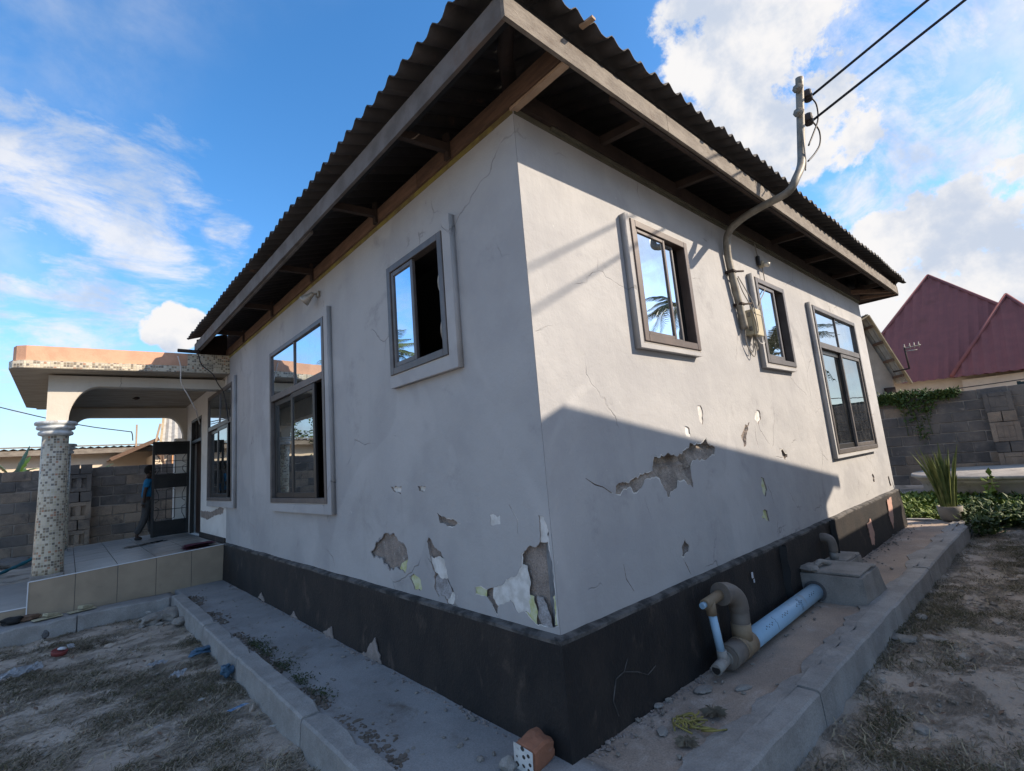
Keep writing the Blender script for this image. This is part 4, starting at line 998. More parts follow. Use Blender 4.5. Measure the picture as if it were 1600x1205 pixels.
m = MB(); m.box((-.20, 10.26, .5), (-.004, 10.46, 2.5)); m.build('pilaster', 'wall_white', porch)
m = MB(); m.box((-2.33, 10.62, 3.37), (-.01, 11.95, 3.395)); m.box((-2.33, 11.9, 3.30), (-.01, 11.95, 3.369)); m.build('unseen_shade_sheet', 'iron_roof_rusty', porch)  # unseen sheet added behind the slab to keep sun off the boundary wall
# white dome on the porch roof
m = MB(); m.lathe([(.30, 0), (.30, .05), (.27, .16), (.18, .26), (.07, .30), (.001, .305)], (-1.19, 8.75, 3.46), 24)
tag(m.build('roof_dome', 'dome_white', loc=(-1.19, 8.75, 3.46)), 'white plastic dome on top of the porch roof', 'dome')
#@@SPLIT2@@
# ================================================================== THINGS FIXED TO THE HOUSE
# service mast
mast = thing('service_mast', (2.60, -.04, 2.46), 'bent steel conduit mast with two black insulators, rising past the sunlit roof edge', 'service mast')
def smooth_path(pts, k=5):
    P = [Vector(p) for p in pts]; out = []
    for i in range(len(P) - 1):
        a, b, c, d = P[max(i - 1, 0)], P[i], P[i + 1], P[min(i + 2, len(P) - 1)]
        for j in range(k):
            t_ = j / k; out.append(0.5 * ((2 * b) + (c - a) * t_ + (2 * a - 5 * b + 4 * c - d) * t_ * t_ + (3 * b - a - 3 * c + d) * t_ ** 3))
    out.append(P[-1]); return out
m = MB(); m.tube(smooth_path([(2.615, -.042, 2.46), (2.565, -.042, 2.70), (2.515, -.042, 2.95), (2.490, -.045, 3.16), (2.472, -.085, 3.31), (2.452, -.22, 3.375), (2.432, -.40, 3.402), (2.372, -.62, 3.40), (2.415, -.690, 3.51), (2.545, -.705, 3.66), (2.630, -.708, 3.85), (2.645, -.74, 4.12), (2.635, -.785, 4.44)]), .031, 12)
m.build('conduit', 'conduit', mast)
for z, y in ((4.335, -.768), (4.13, -.742)):
    m = MB(); m.lathe([(.0, -.05), (.032, -.045), (.036, -.01), (.030, .0), (.036, .01), (.032, .045), (.0, .05)], (2.735, y - .03, z - .02), 10, axis=(0.1, 0, 1))
    m.obox((2.735, y - .03, z - .02), (.10, .062, .062), Matrix.Rotation(.15, 3, 'Z'), .008); m.build('insulator', 'insulator', mast)
    m = MB(); m.tube([(2.58, y + .01, z + .01), (2.66, y - .01, z + .005), (2.80, y - .04, z - .015)], .007, 6); m.lathe([(.0, -.045), (.014, -.042), (.014, -.03), (.042, -.03), (.042, -.026), (.0, -.026)], (2.62, y, z), 8, axis=(1, .1, 0)); m.build('bolt', 'conduit', mast)
for z, x in ((2.97, 2.507), (2.68, 2.575)):
    m = MB(); m.tube([(x - .05, -.015, z), (x + .03, -.075, z), (x + .12, -.10, z + .012)], .009, 6); m.box((x - .035, -.079, z - .012), (x + .035, -.003, z + .012), .004); m.build('pipe_clip', 'timber_dark', mast)
# overhead wires
def wire(name, pts, r, m_, label, cat, group=None):
    m = MB(); m.tube(pts, r, 6); ob = m.build(name, m_, loc=pts[0]); return tag(ob, label, cat, group)
def sag(a, b, s_, n=24):
    a, b = Vector(a), Vector(b); return [a.lerp(b, i / n) - Vector((0, 0, s_ * 4 * (i / n) * (1 - i / n))) for i in range(n + 1)]
for k_, (a, tgt) in enumerate((((2.80, -.80, 4.335), (1450, 0)), ((2.80, -.78, 4.12), (1508, 0)))):
    C0 = Vector((-1.77971, -1.75613, 1.47891)); d = rx * ((tgt[0] - 800) / 765.54) + ry * ((tgt[1] - 602.5) / 765.54) + rz
    a = Vector(a); e = min((C0 + d * (3.4 + .02 * q) for q in range(160)), key=lambda e: abs((e - a).x + .22 * (e - a).y) if (e - a).y < -.3 else 9); far = a + (e - a).normalized() * 34
    wire('overhead_wire', sag(a, far, .0), .0105, 'cable_black', ('upper', 'lower')[k_] + ' of the two black power wires running from the mast to the sky', 'wire', 'overhead power wires')
wire('drop_cable', smooth_path([(2.80, -.80, 4.335), (2.86, -.82, 4.28), (2.87, -.81, 4.15), (2.80, -.78, 4.02), (2.68, -.75, 3.86)]), .007, 'cable_black', 'black loop of cable hanging from the upper insulator of the mast', 'cable', 'cables at the mast')
wire('drop_cable', smooth_path([(2.80, -.78, 4.12), (2.88, -.80, 4.05), (2.87, -.79, 3.93), (2.78, -.76, 3.82), (2.66, -.73, 3.72)]), .007, 'cable_black', 'black loop of cable hanging from the lower insulator of the mast', 'cable', 'cables at the mast')
wire('drop_cable', smooth_path([(2.60, -.745, 3.98), (2.585, -.74, 3.82), (2.57, -.735, 3.68), (2.55, -.725, 3.6)]), .006, 'cable_grey', 'grey cable strapped down the back of the mast', 'cable', 'cables at the mast')
# meter box
meter = thing('meter_box', (2.77, -.06, 2.53), 'beige metal meter box with loose cables on the sunlit wall between the windows', 'meter box')
m = MB(); m.box((2.695, -.085, 2.415), (2.855, -.002, 2.645), .008); m.build('box_body', 'meter_beige', meter)
m = MB(); m.box((2.69, -.105, 2.405), (2.862, -.0855, 2.655), .008, seg=2); m.box((2.70, -.109, 2.60), (2.85, -.1045, 2.612)); m.build('box_cover', 'meter_beige', meter)
for z in (2.60, 2.47):
    m = MB(); m.box((2.684, -.075, z - .02), (2.694, -.05, z + .02), .002); m.build('hinge', 'conduit', meter)
for pts, nm in (([(2.60, -.05, 2.93), (2.62, -.07, 2.80), (2.66, -.09, 2.70), (2.685, -.10, 2.62), (2.69, -.112, 2.5), (2.70, -.10, 2.40)], 'grey'), ([(2.62, -.05, 2.95), (2.67, -.08, 2.82), (2.70, -.108, 2.70), (2.705, -.114, 2.6), (2.712, -.114, 2.45), (2.72, -.08, 2.38)], 'grey'),
                ([(2.615, -.04, 2.45), (2.62, -.03, 2.36), (2.67, -.03, 2.27), (2.73, -.035, 2.225), (2.77, -.04, 2.26), (2.76, -.04, 2.36), (2.76, -.05, 2.42)], 'grey'), ([(2.612, -.04, 2.45), (2.63, -.03, 2.34), (2.69, -.03, 2.265), (2.735, -.035, 2.27), (2.755, -.04, 2.36), (2.74, -.05, 2.42)], 'grey'),
                ([(2.775, -.05, 2.42), (2.77, -.05, 2.34), (2.79, -.05, 2.28), (2.80, -.05, 2.33), (2.79, -.05, 2.41)], 'grey'), ([(2.80, -.06, 2.41), (2.83, -.07, 2.35), (2.90, -.08, 2.355), (2.885, -.08, 2.40), (2.86, -.10, 2.44)], 'white'), ([(2.74, -.05, 2.42), (2.78, -.05, 2.35), (2.81, -.05, 2.31), (2.79, -.05, 2.30), (2.775, -.04, 2.35)], 'grey')):
    m = MB(); m.tube(smooth_path(pts), .0045, 6); m.build('cable', 'cable_' + nm, meter)
# cable joint and lamp above the middle window
lamp = thing('wall_lamp', (3.30, -.03, 3.22), 'small lamp holder dangling with a cable joint above the middle window', 'lamp')
m = MB(); m.box((3.24, -.035, 3.20), (3.275, -.004, 3.30), .006); m.build('cable_joint', 'cable_black', lamp)
m = MB(); m.box((3.285, -.05, 3.185), (3.33, -.004, 3.255), .008); m.build('lamp_holder', 'meter_beige', lamp)
m = MB(); m.lathe([(.0, 0), (.022, .004), (.025, .02), (.020, .045), (.016, .06)], (3.335, -.095, 3.20), 12, axis=(-.5, .8, .2)); m.build('bulb', 'lamp_lens', lamp)
for pts in ([(3.235, -.02, 3.44), (3.245, -.02, 3.36), (3.255, -.02, 3.30)], [(3.30, -.03, 3.19), (3.31, -.03, 3.10), (3.27, -.04, 2.98), (3.16, -.05, 2.88), (3.02, -.06, 2.78), (2.92, -.07, 2.66), (2.90, -.07, 2.52), (2.86, -.07, 2.44)]):
    m = MB(); m.tube(smooth_path(pts), .005, 6); m.build('cable', 'cable_grey', lamp)
# spotlight on the shaded wall
spot = thing('spotlight', (-.02, 2.93, 3.27), 'small conical spotlight under the eave of the shaded wall', 'spotlight')
m = MB(); m.box((-.03, 2.89, 3.24), (-.002, 2.95, 3.30), .006); m.tube([(-.03, 2.92, 3.27), (-.06, 2.93, 3.275), (-.07, 2.95, 3.26)], .008, 6); m.build('bracket', 'lamp_metal', spot)
m = MB(); m.lathe([(.018, -.05), (.024, -.03), (.030, 0), (.052, .055), (.055, .075), (.049, .076)], (-.085, 2.955, 3.245), 18, axis=(-.55, .55, -.55)); m.build('lamp_head', 'lamp_metal', spot)
m = MB(); ax = Vector((-.55, .55, -.55)).normalized(); m.lathe([(.001, .068), (.03, .066), (.048, .064)], (-.085, 2.955, 3.245), 18, axis=ax); m.build('lens', 'lamp_lens', spot)
# loose cables at the porch
wire('loose_cable', smooth_path([(-.70, 6.40, 3.34), (-.66, 6.42, 3.18), (-.64, 6.50, 2.98), (-.52, 6.62, 2.78), (-.40, 6.85, 2.62), (-.25, 7.6, 2.60), (-.04, 8.7, 2.62)]), .008, 'cable_white', 'white cable drooping from the porch parapet to the door', 'cable', 'loose cables at the porch')
wire('loose_cable', smooth_path([(-.55, 6.5, 3.47), (-.45, 6.48, 3.42), (-.40, 6.46, 3.25), (-.26, 6.46, 3.12), (-.18, 6.5, 2.98), (-.10, 6.52, 2.85), (-.05, 6.55, 2.6), (-.05, 6.45, 2.42)]), .008, 'cable_black', 'black cable drooping past the porch corner to the shaded window', 'cable', 'loose cables at the porch')
wire('fallen_pole', [(-.66, 6.72, 3.50), (-.40, 6.62, 3.475)], .028, 'timber_dark', 'short dark stick lying on the porch roof beside the fascia end', 'stick')

# drain pipes
drain = thing('drain_pipe', (1.3, -.14, .12), 'light blue plastic drain pipe with grey elbows beside the black plinth', 'drain pipe')
pA, pB = Vector((1.50, -.185, .212)), Vector((3.00, -.150, .200))
m = MB(); m.tube([pA, pB], .062, 24); pipe = m.build('blue_pipe', 'pvc_blue', drain)
dp = (pB - pA).normalized(); side = dp.cross(Vector((0, 0, 1))).normalized(); up_ = side.cross(dp)
m = MB()                                                             # printed line of small marks, and scuffs
for k_ in range(48):
    s_ = .20 + 1.2 * k_ / 48 + R(-.003, .003)
    if (k_ // 6) % 2: continue
    an = rad(36 + (k_ % 2) * 9); nrm_ = side * math.cos(an) + up_ * math.sin(an); c = pA + dp * s_ + nrm_ * .0622
    m.obox(c, (R(.006, .014), .009, .0012), Matrix((dp, nrm_.cross(dp), nrm_)).transposed())
for s_ in (.38, .88, .90):
    ring = [pA + dp * (s_ + .01 * math.sin(q * 3)) + (side * math.cos(rad(q * 12 - 10)) + up_ * math.sin(rad(q * 12 - 10))) * .0622 for q in range(8)]
    m.tube(ring, .0016, 4)
m.build('printed_mark', 'pvc_print', pipe)
m = MB(); m.tube([pA - dp * .13, pA + dp * .03], .068, 24); m.tube([pA - dp * .15, pA - dp * .128], .072, 24); m.build('pipe_collar', 'pvc_tan', drain)
m = MB(); m.tube([pA - dp * .29, pA - dp * .15], .070, 24); m.tube([pA - dp * .30, pA - dp * .288], .060, 20); m.build('pipe_cap', 'pvc_grey', drain)
m = MB(); m.tube(smooth_path([pA - dp * .06 + Vector((0, .0, .05)), pA - dp * .055 + Vector((0, .0, .14)), pA - dp * .05 + Vector((0, .0, .21)), pA - dp * .075 + Vector((0, .0, .285)), pA - dp * .15 + Vector((0, .01, .335)), pA - dp * .23 + Vector((0, .02, .345))], 6), [.055] * 6 + [.058] * 7 + [.062] * 12 + [.064] * 6, 22); m.build('elbow', 'pvc_grey', drain)
m = MB(); m.tube([pA - dp * .06 + Vector((0, 0, .04)), pA - dp * .056 + Vector((0, 0, .135))], .0605, 22); m.build('elbow_socket', 'pvc_tan', drain)
m = MB(); m.tube([pA - dp * .215 + Vector((0, .018, .345)), pA - dp * .235 + Vector((0, .02, .346))], .068, 22); m.build('elbow_rim', 'pvc_grey', drain)
x0 = pA.x - .29
m = MB(); m.tube([(x0 + .06, -.165, .557), (x0 - .14, -.165, .545)], .030, 16); m.tube([(x0 - .075, -.165, .552), (x0 - .075, -.168, .47)], .030, 16); m.build('tee_fitting', 'pvc_tan', drain)
m = MB(); m.tube([(x0 - .14, -.165, .545), (x0 - .17, -.163, .543)], .018, 12); m.build('pipe_stub', 'pvc_blue', drain)
m = MB(); m.tube([(x0 - .075, -.168, .49), (x0 - .055, -.185, .235)], .024, 16); m.build('thin_blue_pipe', 'pvc_blue', drain)
m = MB(); m.tube([(x0 - .055, -.185, .27), (x0 - .052, -.188, .20)], .029, 14); m.tube([(x0 - .005, -.188, .212), (x0 - .15, -.188, .19)], .032, 18); m.tube([(x0 + .012, -.188, .213), (x0 - .012, -.188, .211)], .040, 18); m.build('tee_fitting', 'pvc_pale', drain)
m = MB(); m.tube([(x0 - .152, -.188, .1905), (x0 - .148, -.188, .1905)], .025, 14); m.build('pipe_mouth', 'frame_black', drain)
# inspection chambers
cham = thing('inspection_chamber', (3.2, -.28, .12), 'grey concrete inspection chamber that the blue pipe runs into', 'inspection chamber')
def chamber(par, x0, x1, y0, y1, z0, z1, lid, splay=.04):
    mb = MB(); n = 6
    A = [(x0 - splay * .3, y0 - splay * .2, z0), (x1 + splay, y0 - splay * .6, z0), (x1 + splay, y1, z0), (x0 - splay * .3, y1, z0)]; B = [(x0, y0, z1), (x1, y0, z1), (x1, y1, z1), (x0, y1, z1)]
    va = [mb.bm.verts.new(p) for p in A]; vb = [mb.bm.verts.new(p) for p in B]
    for i in range(4): mb.bm.faces.new((va[i], va[(i + 1) % 4], vb[(i + 1) % 4], vb[i]))
    mb.bm.faces.new(vb)
    bmesh.ops.subdivide_edges(mb.bm, edges=list(mb.bm.edges), cuts=7, use_grid_fill=True)
    for v in mb.bm.verts:
        v.co += Vector((noise.noise(v.co * 6), noise.noise(v.co * 6 + Vector((5, 0, 0))), noise.noise(v.co * 6 + Vector((0, 9, 0))))) * .008
    return mb.build('chamber_body', 'concrete', par)
cb = chamber(cham, 2.93, 3.42, -.500, -.035, .09, .335, None, .06)
for (a, b) in (((2.945, -.485), (3.335, -.05)),):
    m = MB(); m.box((2.95, -.48, .337), (3.33, -.05, .362), .006, jit=.004); m.build('chamber_lid', 'concrete', cham)
m = MB(); m.box((3.338, -.49, .335), (3.425, -.05, .356), .006, jit=.004); m.build('chamber_rim', 'concrete', cham)
m = MB(); m.tube(smooth_path([(3.03, -.15, .38), (3.08, -.16, .405), (3.15, -.17, .395), (3.22, -.2, .37)]), .022, 8); m.rock((2.98, -.12, .37), (.16, .14, .07), .4); m.rock((3.1, -.08, .36), (.2, .1, .04), .4); m.build('cement_lump', 'concrete', cham)
m = MB(); m.tube([(2.905, -.152, .20), (2.94, -.152, .20)], [.085, .075], 18); m.build('pipe_collar', 'concrete_dark', cham)
cham2 = thing('inspection_chamber', (3.72, -.15, .12), 'low flat concrete chamber under the second grey elbow, behind the bigger one', 'inspection chamber')
chamber(cham2, 3.56, 4.02, -.235, -.03, .09, .30, None, .03)
m = MB(); m.box((3.58, -.225, .302), (3.90, -.05, .328), .006, jit=.004); m.build('chamber_lid', 'concrete', cham2)
m = MB(); m.box((3.91, -.228, .301), (4.02, -.045, .322), .006, jit=.004); m.build('chamber_rim', 'concrete', cham2)
e2 = thing('waste_elbow', (3.62, -.09, .40), 'grey plastic elbow pipe leaving the plinth over the low chamber', 'pipe')
m = MB(); m.tube(smooth_path([(3.60, -.02, .515), (3.60, -.075, .522), (3.605, -.115, .50), (3.61, -.125, .45), (3.61, -.125, .395)]), .042, 16); m.build('elbow', 'pvc_grey', e2)
m = MB(); m.tube([(3.61, -.125, .40), (3.61, -.125, .315)], .036, 16); m.build('pipe', 'pvc_pale', e2)
# rotten strips up the plinth
for x, zt, lb in ((2.60, .615, 'tattered black strip hanging down the plinth beside the concrete chamber'), (3.925, .635, 'tattered black strip hanging down the plinth beyond the second elbow')):
    m = MB(); n = 14; g_ = []
    for i in range(n + 1):
        z = .13 + (zt - .13) * i / n; wv = .02 * noise.noise(Vector((x, z * 6, 0))); wd = .030 + .012 * noise.noise(Vector((x, z * 9, 5))); dpt = -.075 - .02 * noise.noise(Vector((x * 3, z * 7, 2)))
        g_.append([m.bm.verts.new(p) for p in ((x - wd + wv, -.05, z), (x - wd * .4 + wv, dpt - .025, z), (x + wd * .4 + wv, dpt - .012, z), (x + wd + wv, -.05, z))])
    for i in range(n):
        for j in range(3): m.bm.faces.new((g_[i][j], g_[i][j + 1], g_[i + 1][j + 1], g_[i + 1][j]))
    tag(m.build('rotten_strip', 'rubber_black', loc=(x, -.06, .13)), lb, 'strip', 'tattered black strips on the plinth')
m = MB(); m.box((1.98, -.064, .49), (2.0, -.058, .53)); m.box((2.0, -.064, .455), (2.012, -.058, .48)); m.build('paint_chip', 'plastic_white', plinth)

# ================================================================== BOUNDARY WALLS (block by block)
def block_mesh(lx, ly, lz, m_):
    mb = MB(); mb.box((-lx / 2, -ly / 2, -lz / 2), (lx / 2, ly / 2, lz / 2), .010, jit=.005); return mb.mesh('block', m_)
def block_wall(root, origin, ux, n_len, n_rows, bl, bh, dark_rows, base_back, gap=.016, depth=.15, skip=()):
    """running-bond blocks on a recessed mortar core; ux = direction along the wall"""
    ux = Vector(ux); yaw = math.atan2(ux.y, ux.x)
    V_ = {k_: [block_mesh(bl - gap, depth, bh - gap, m_) for _ in range(4)] for k_, m_ in (('l', 'block'), ('d', 'block_sooty'))}
    H_ = {k_: [block_mesh(bl / 2 - gap, depth, bh - gap, m_) for _ in range(2)] for k_, m_ in (('l', 'block'), ('d', 'block_sooty'))}
    L = n_len * bl
    core = MB(); c = Vector(origin) + ux * (L / 2); nrm_ = Vector((-ux.y, ux.x, 0))
    core.obox((c.x, c.y, origin[2] + n_rows * bh / 2 - .005), (L - .02, depth - .028, n_rows * bh - .02), Matrix.Rotation(yaw, 3, 'Z'))
    ob = core.build('mortar_core', 'mortar', root)
    for r in range(n_rows):
        k_ = 'd' if (r >= n_rows - dark_rows) else 'l'
        off = 0 if r % 2 == 0 else bl / 2
        if off: 
            p = Vector(origin) + ux * (bl / 4); link('block', random.choice(H_[k_]), root, (p.x, p.y, origin[2] + (r + .5) * bh), (0, 0, yaw))
        i = 0
        while off + (i + 1) * bl <= L + 1e-4:
            kk = k_ if R(0, 1) > .12 else ('l' if k_ == 'd' else 'd')
            if dark_rows == 0: kk = 'l'
            p = Vector(origin) + ux * (off + (i + .5) * bl)
            q = Vector((-ux.y, ux.x, 0)) * R(-.008, .008)
            link('block', random.choice(V_[kk]), root, (p.x + q.x, p.y + q.y, origin[2] + (r + .5) * bh + R(-.003, .003)), (R(-.01, .01), R(-.008, .008), yaw + R(-.008, .008) + random.choice((0, math.pi))))
            i += 1
        if off:
            p = Vector(origin) + ux * (L - bl / 4); link('block', random.choice(H_[k_]), root, (p.x, p.y, origin[2] + (r + .5) * bh), (0, 0, yaw))
lw = thing('boundary_wall', (-1.6, 13.3, .2), 'block boundary wall with soot dark top courses behind the porch', 'wall')
block_wall(lw, (-5.6, 13.3, .12), (1, 0.0, 0), 18, 9, .46, .224, 4, None)
pier = thing('wall_pier', (-1.62, 13.05, .2), 'pier of upright hollow blocks against the wall behind the porch', 'pier')
def hollow_block(x, y, z, rot, par, m_='block', w_=.46, h=.40):
    mb = MB(); RM = Matrix.Rotation(rot, 3, 'Z')
    def bx(lo, hi):
        c = (Vector(lo) + Vector(hi)) / 2; mb.obox(Vector((x, y, z)) + RM @ c, Vector(hi) - Vector(lo), RM, .006, .003)
    t_ = .085; hw = w_ / 2
    bx((-hw, -.09, 0), (-hw + t_, .09, h)); bx((hw - t_, -.09, 0), (hw, .09, h)); bx((-t_ / 2, -.09, t_), (t_ / 2, .09, h - t_))
    bx((-hw + t_, -.09, 0), (hw - t_, .09, t_)); bx((-hw + t_, -.09, h - t_), (hw - t_, .09, h)); bx((-hw + t_, -.045, t_), (hw - t_, .085, h - t_))
    return mb.build('hollow_block', m_, par)
def solid_block(x, y, z, rot, par, m_='block', w_=.44, h=.21):
    mb = MB(); mb.obox((x - .11 * math.cos(rot), y - .11 * math.sin(rot), z + h / 2), (w_ / 2 - .012, .18, h), Matrix.Rotation(rot, 3, 'Z'), .008, .004)
    mb.obox((x + .11 * math.cos(rot), y + .11 * math.sin(rot), z + h / 2), (w_ / 2 - .012, .18, h), Matrix.Rotation(rot, 3, 'Z'), .008, .004); return mb.build('block', m_, par)
z = .16
for i, kind in enumerate('ShShshS'):
    if kind in 'h': hollow_block(-1.60 + R(-.01, .01), 13.1, z, 0, pier, 'block' if i < 4 else 'block_sooty', .42, .38); z += .39
    else: solid_block(-1.60 + R(-.01, .01), 13.1, z, 0, pier, 'block' if i < 4 else 'block_sooty', .42); z += .22
rw = thing('boundary_wall', (12.8, 0, .1), 'dark weathered block boundary wall beyond the round tank', 'wall')
block_wall(rw, (12.8, 3.2, .18), (0, -1, 0), 11, 9, .48, .224, 7, None)
pier2 = thing('wall_pier', (12.6, -.98, .2), 'leaning pier of upright hollow blocks against the wall by the round tank', 'pier')
z = .2
for i, kind in enumerate('shshsh'):
    xx = 12.62 + .02 * i
    if kind == 'h': hollow_block(xx, -1.0 + .012 * i, z, math.pi / 2, pier2, 'block' if i < 4 else 'block_sooty', .44, .40); z += .41
    else: solid_block(xx, -1.0 + .012 * i, z, math.pi / 2, pier2, 'block_sooty' if i == 2 else 'block', .44); z += .22
gs = thing('iron_gate', (12.9, -2.0, .15), 'dark green corrugated iron gate beside the leaning block pier', 'gate')
m = MB(); n = 60; prev = None
for i in range(n + 1):
    y = -1.33 - 1.6 * i / n; x = 12.80 + .018 * math.cos(i * 1.57)
    a, b = m.bm.verts.new((x, y, .15)), m.bm.verts.new((x, y, 2.24))
    if prev: m.bm.faces.new((prev[0], a, b, prev[1]))
    prev = (a, b)
m.build('iron_sheet', 'green_sheet', gs)
m = MB(); m.box((12.84, -2.95, .2), (12.88, -1.32, .25)); m.box((12.84, -2.95, 2.05), (12.88, -1.32, 2.10)); m.box((12.83, -1.33, .1), (12.89, -1.27, 2.26)); m.build('gate_frame', 'green_sheet', gs)
# round tank
tank = thing('round_tank', (11.1, -.98, 0), 'low round cement tank top by the weathered boundary wall', 'tank')
m = MB(); m.lathe([(1.28, -.1), (1.28, .30), (1.33, .40), (1.40, .47)], (11.1, -.98, .04), 64)
for v in m.bm.verts: v.co.x += .03 * noise.noise(v.co * 2); v.co.y += .03 * noise.noise(v.co * 2 + Vector((3, 3, 3)))
m.build('tank_body', 'tank_cement', tank)
m = MB(); m.lathe([(1.40, 0), (1.44, .015), (1.44, .055), (1.42, .07), (.0, .085)], (11.1, -.98, .51), 64); m.build('tank_lid', 'tank_cement', tank)

# ================================================================== FAR BUILDINGS
def corr_slope(mb, e0, e1, r0, r1, pitch, amp, rows=2):
    """corrugated roof face between eave e0-e1 and ridge r0-r1, ribs running up the slope"""
    e0, e1, r0, r1 = map(Vector, (e0, e1, r0, r1)); n = max(4, int((e1 - e0).length / pitch * 4)); nrm_ = (e1 - e0).cross(r0 - e0).normalized(); P_ = []
    if nrm_.z < 0: nrm_ = -nrm_
    for i in range(n + 1):
        a, b = e0.lerp(e1, i / n), r0.lerp(r1, i / n); o = nrm_ * amp * math.cos(i * math.pi / 2)
        P_.append((mb.bm.verts.new(a + o), mb.bm.verts.new(b + o)))
    for i in range(n): mb.bm.faces.new((P_[i][0], P_[i + 1][0], P_[i + 1][1], P_[i][1]))
# long cream building, left
lh = thing('long_house', (-3, 18, 0), 'long low cream building with a rusty flat roof edge behind the left wall', 'house')
m = MB(); m.box((-16, 18, 0), (1.2, 24, 2.86)); m.build('wall', 'cream_wall', lh)
m = MB(); corr_slope(m, (-16.3, 17.55, 2.90), (1.0, 17.55, 2.93), (-16.3, 24.5, 3.25), (1.0, 24.5, 3.25), .18, .02); m.build('roof', 'iron_roof_rusty', lh)
m = MB(); m.box((-16.3, 17.58, 2.74), (1.0, 17.62, 2.885)); m.box((-16.3, 17.5, 2.95), (1.0, 17.54, 2.985)); m.build('fascia_board', 'fascia_board', lh)
# little house with grey iron roof, left
sh = thing('small_house', (2.0, 16.6, 0), 'small cream house with a bright grey corrugated roof seen through the porch', 'house')
m = MB(); m.box((.05, 16.3, 0), (5.5, 21, 2.55)); m.build('wall', 'cream_wall', sh)
m = MB(); m.box((.50, 16.12, 1.9), (1.4, 16.29, 2.50)); m.build('orange_panel', 'orange_wall', sh)
m = MB(); corr_slope(m, (.18, 15.95, 2.66), (5.6, 15.95, 2.86), (.62, 19.0, 4.35), (5.6, 19.0, 4.55), .17, .022); m.build('roof', 'iron_roof_grey', sh)
m = MB(); m.beam((.17, 15.92, 2.62), (.62, 19.0, 4.36), .06, .14); m.build('verge_board', 'verge_timber', sh)
m = MB(); corr_slope(m, (-.95, 15.9, 2.48), (-.95, 18.5, 2.50), (.14, 15.9, 3.02), (.14, 18.5, 3.04), .17, .018); m.build('lean_to_roof', 'iron_roof_rusty', sh)
m = MB(); m.beam((-.95, 15.88, 2.44), (.14, 15.88, 2.98), .05, .10); m.build('verge_board', 'timber_brown', sh)
m = MB(); m.beam((.02, 15.9, 2.85), (.35, 15.95, 2.10), .06, .06); m.beam((.10, 15.92, 2.5), (.30, 15.9, 2.62), .05, .05); m.tube([(.24, 15.9, 2.5), (.30, 15.9, 2.1), (.10, 15.9, 1.95)], .02, 5); m.build('roof_strut', 'timber_brown', sh)
m = MB(); m.box((-.40, 16.0, 2.75), (-.36, 16.05, 3.42)); m.build('post', 'timber_pale', sh)
m = MB(); m.beam((.05, 15.85, 2.85), (.16, 15.85, 3.42), .05, .05); m.build('post', 'timber_pale', sh)
wire('service_wire', smooth_path([(-6.5, 16.5, 5.1), (-3.0, 16.2, 3.86), (-1.6, 16.0, 3.42), (-.62, 15.9, 3.22), (-.50, 15.9, 3.18), (-.47, 15.9, 2.95)], 4), .014, 'cable_black', 'thin black wire running down to the small cream house behind the porch', 'wire')
# small gabled house, right
gh_ = thing('gabled_house', (16, 1.8, 0), 'small house with cracked cream gable and pale roof edge beside the grey house', 'house')
GX = 16.0
gA, gr, gg = Vector((16.0, 1.60, 4.98)), Vector((.7071, .7071, 0)), Vector((.7071, -.7071, 0))
def gpt(s_, z, r_): q = gA + gg * s_ + gr * r_; return (q.x, q.y, z)
m = MB(); m.prism([gpt(.66, -.2, .42), gpt(.66, 3.06, .42), gpt(0, 4.72, .42), gpt(-3.6, 3.1, .42), gpt(-3.6, -.2, .42)], gr * 6); m.build('wall', 'plaster_cracked', gh_)
m = MB(); corr_slope(m, gpt(.83, 2.843, 0), gpt(.83, 2.843, 7), gpt(0, 4.98, 0), gpt(0, 4.98, 7), .2, .02); m.build('roof', 'iron_roof_grey', gh_)
m = MB(); corr_slope(m, gpt(-4, 2.95, 0), gpt(-4, 2.95, 7), gpt(0, 4.98, 0), gpt(0, 4.98, 7), .2, .02); m.build('roof', 'iron_roof_grey', gh_)
m = MB(); m.beam(gpt(.845, 2.77, -.02), gpt(0, 4.93, -.02), .03, .12, (-.7, -.7, 0)); m.build('verge_board', 'verge_timber', gh_)
m = MB(); m.beam(gpt(0, 4.93, -.02), gpt(-4, 2.9, -.02), .03, .12, (-.7, -.7, 0)); m.build('verge_board', 'verge_timber', gh_)
for q_ in (.12, .36, .62, .85):
    m = MB(); m.beam(gpt(.80 * q_, 4.86 - 2.14 * q_, .01), gpt(.80 * q_, 4.86 - 2.14 * q_, .41), .06, .07); m.build('purlin', 'timber_brown', gh_)
m = MB(); m.prism([gpt(.34, 2.48, .30), gpt(.60, 2.48, .30), gpt(.60, 2.74, .30), gpt(.34, 2.74, .30)], gr * .118); m.build('vent_box', 'timber_dark', gh_)
m = MB(); m.prism([gpt(.1, 2.38, .34), gpt(.70, 2.38, .34), gpt(.70, 2.43, .34), gpt(.1, 2.43, .34)], gr * .078); m.build('cornice', 'pale_wall', gh_)
ant = thing('aerial', (GX + .3, 1.35, 3.1), 'rusty aerial bracket reaching out from the cracked gable', 'aerial')
m = MB(); m.tube([(GX + .34, 1.31, 3.17), (GX - .15, .853, 3.15)], .022, 6); m.tube([(GX - .15, .853, 3.15), (GX - .15, .87, 3.75)], .022, 6); m.build('bracket', 'timber_dark', ant)
m = MB(); m.tube([(GX - .15, .90, 3.74), (GX - .15, .50, 3.76)], .014, 5); m.tube([(GX - .15, .88, 3.66), (GX - .15, .60, 3.64)], .014, 5)
for y in (.86, .74, .64, .54): m.tube([(GX - .28, y, 3.78), (GX - .02, y, 3.78)], .011, 5); m.tube([(GX - .15, y, 3.60 + .1), (GX - .15, y, 3.86)], .010, 5)
m.build('aerial_rods', 'lamp_metal', ant)
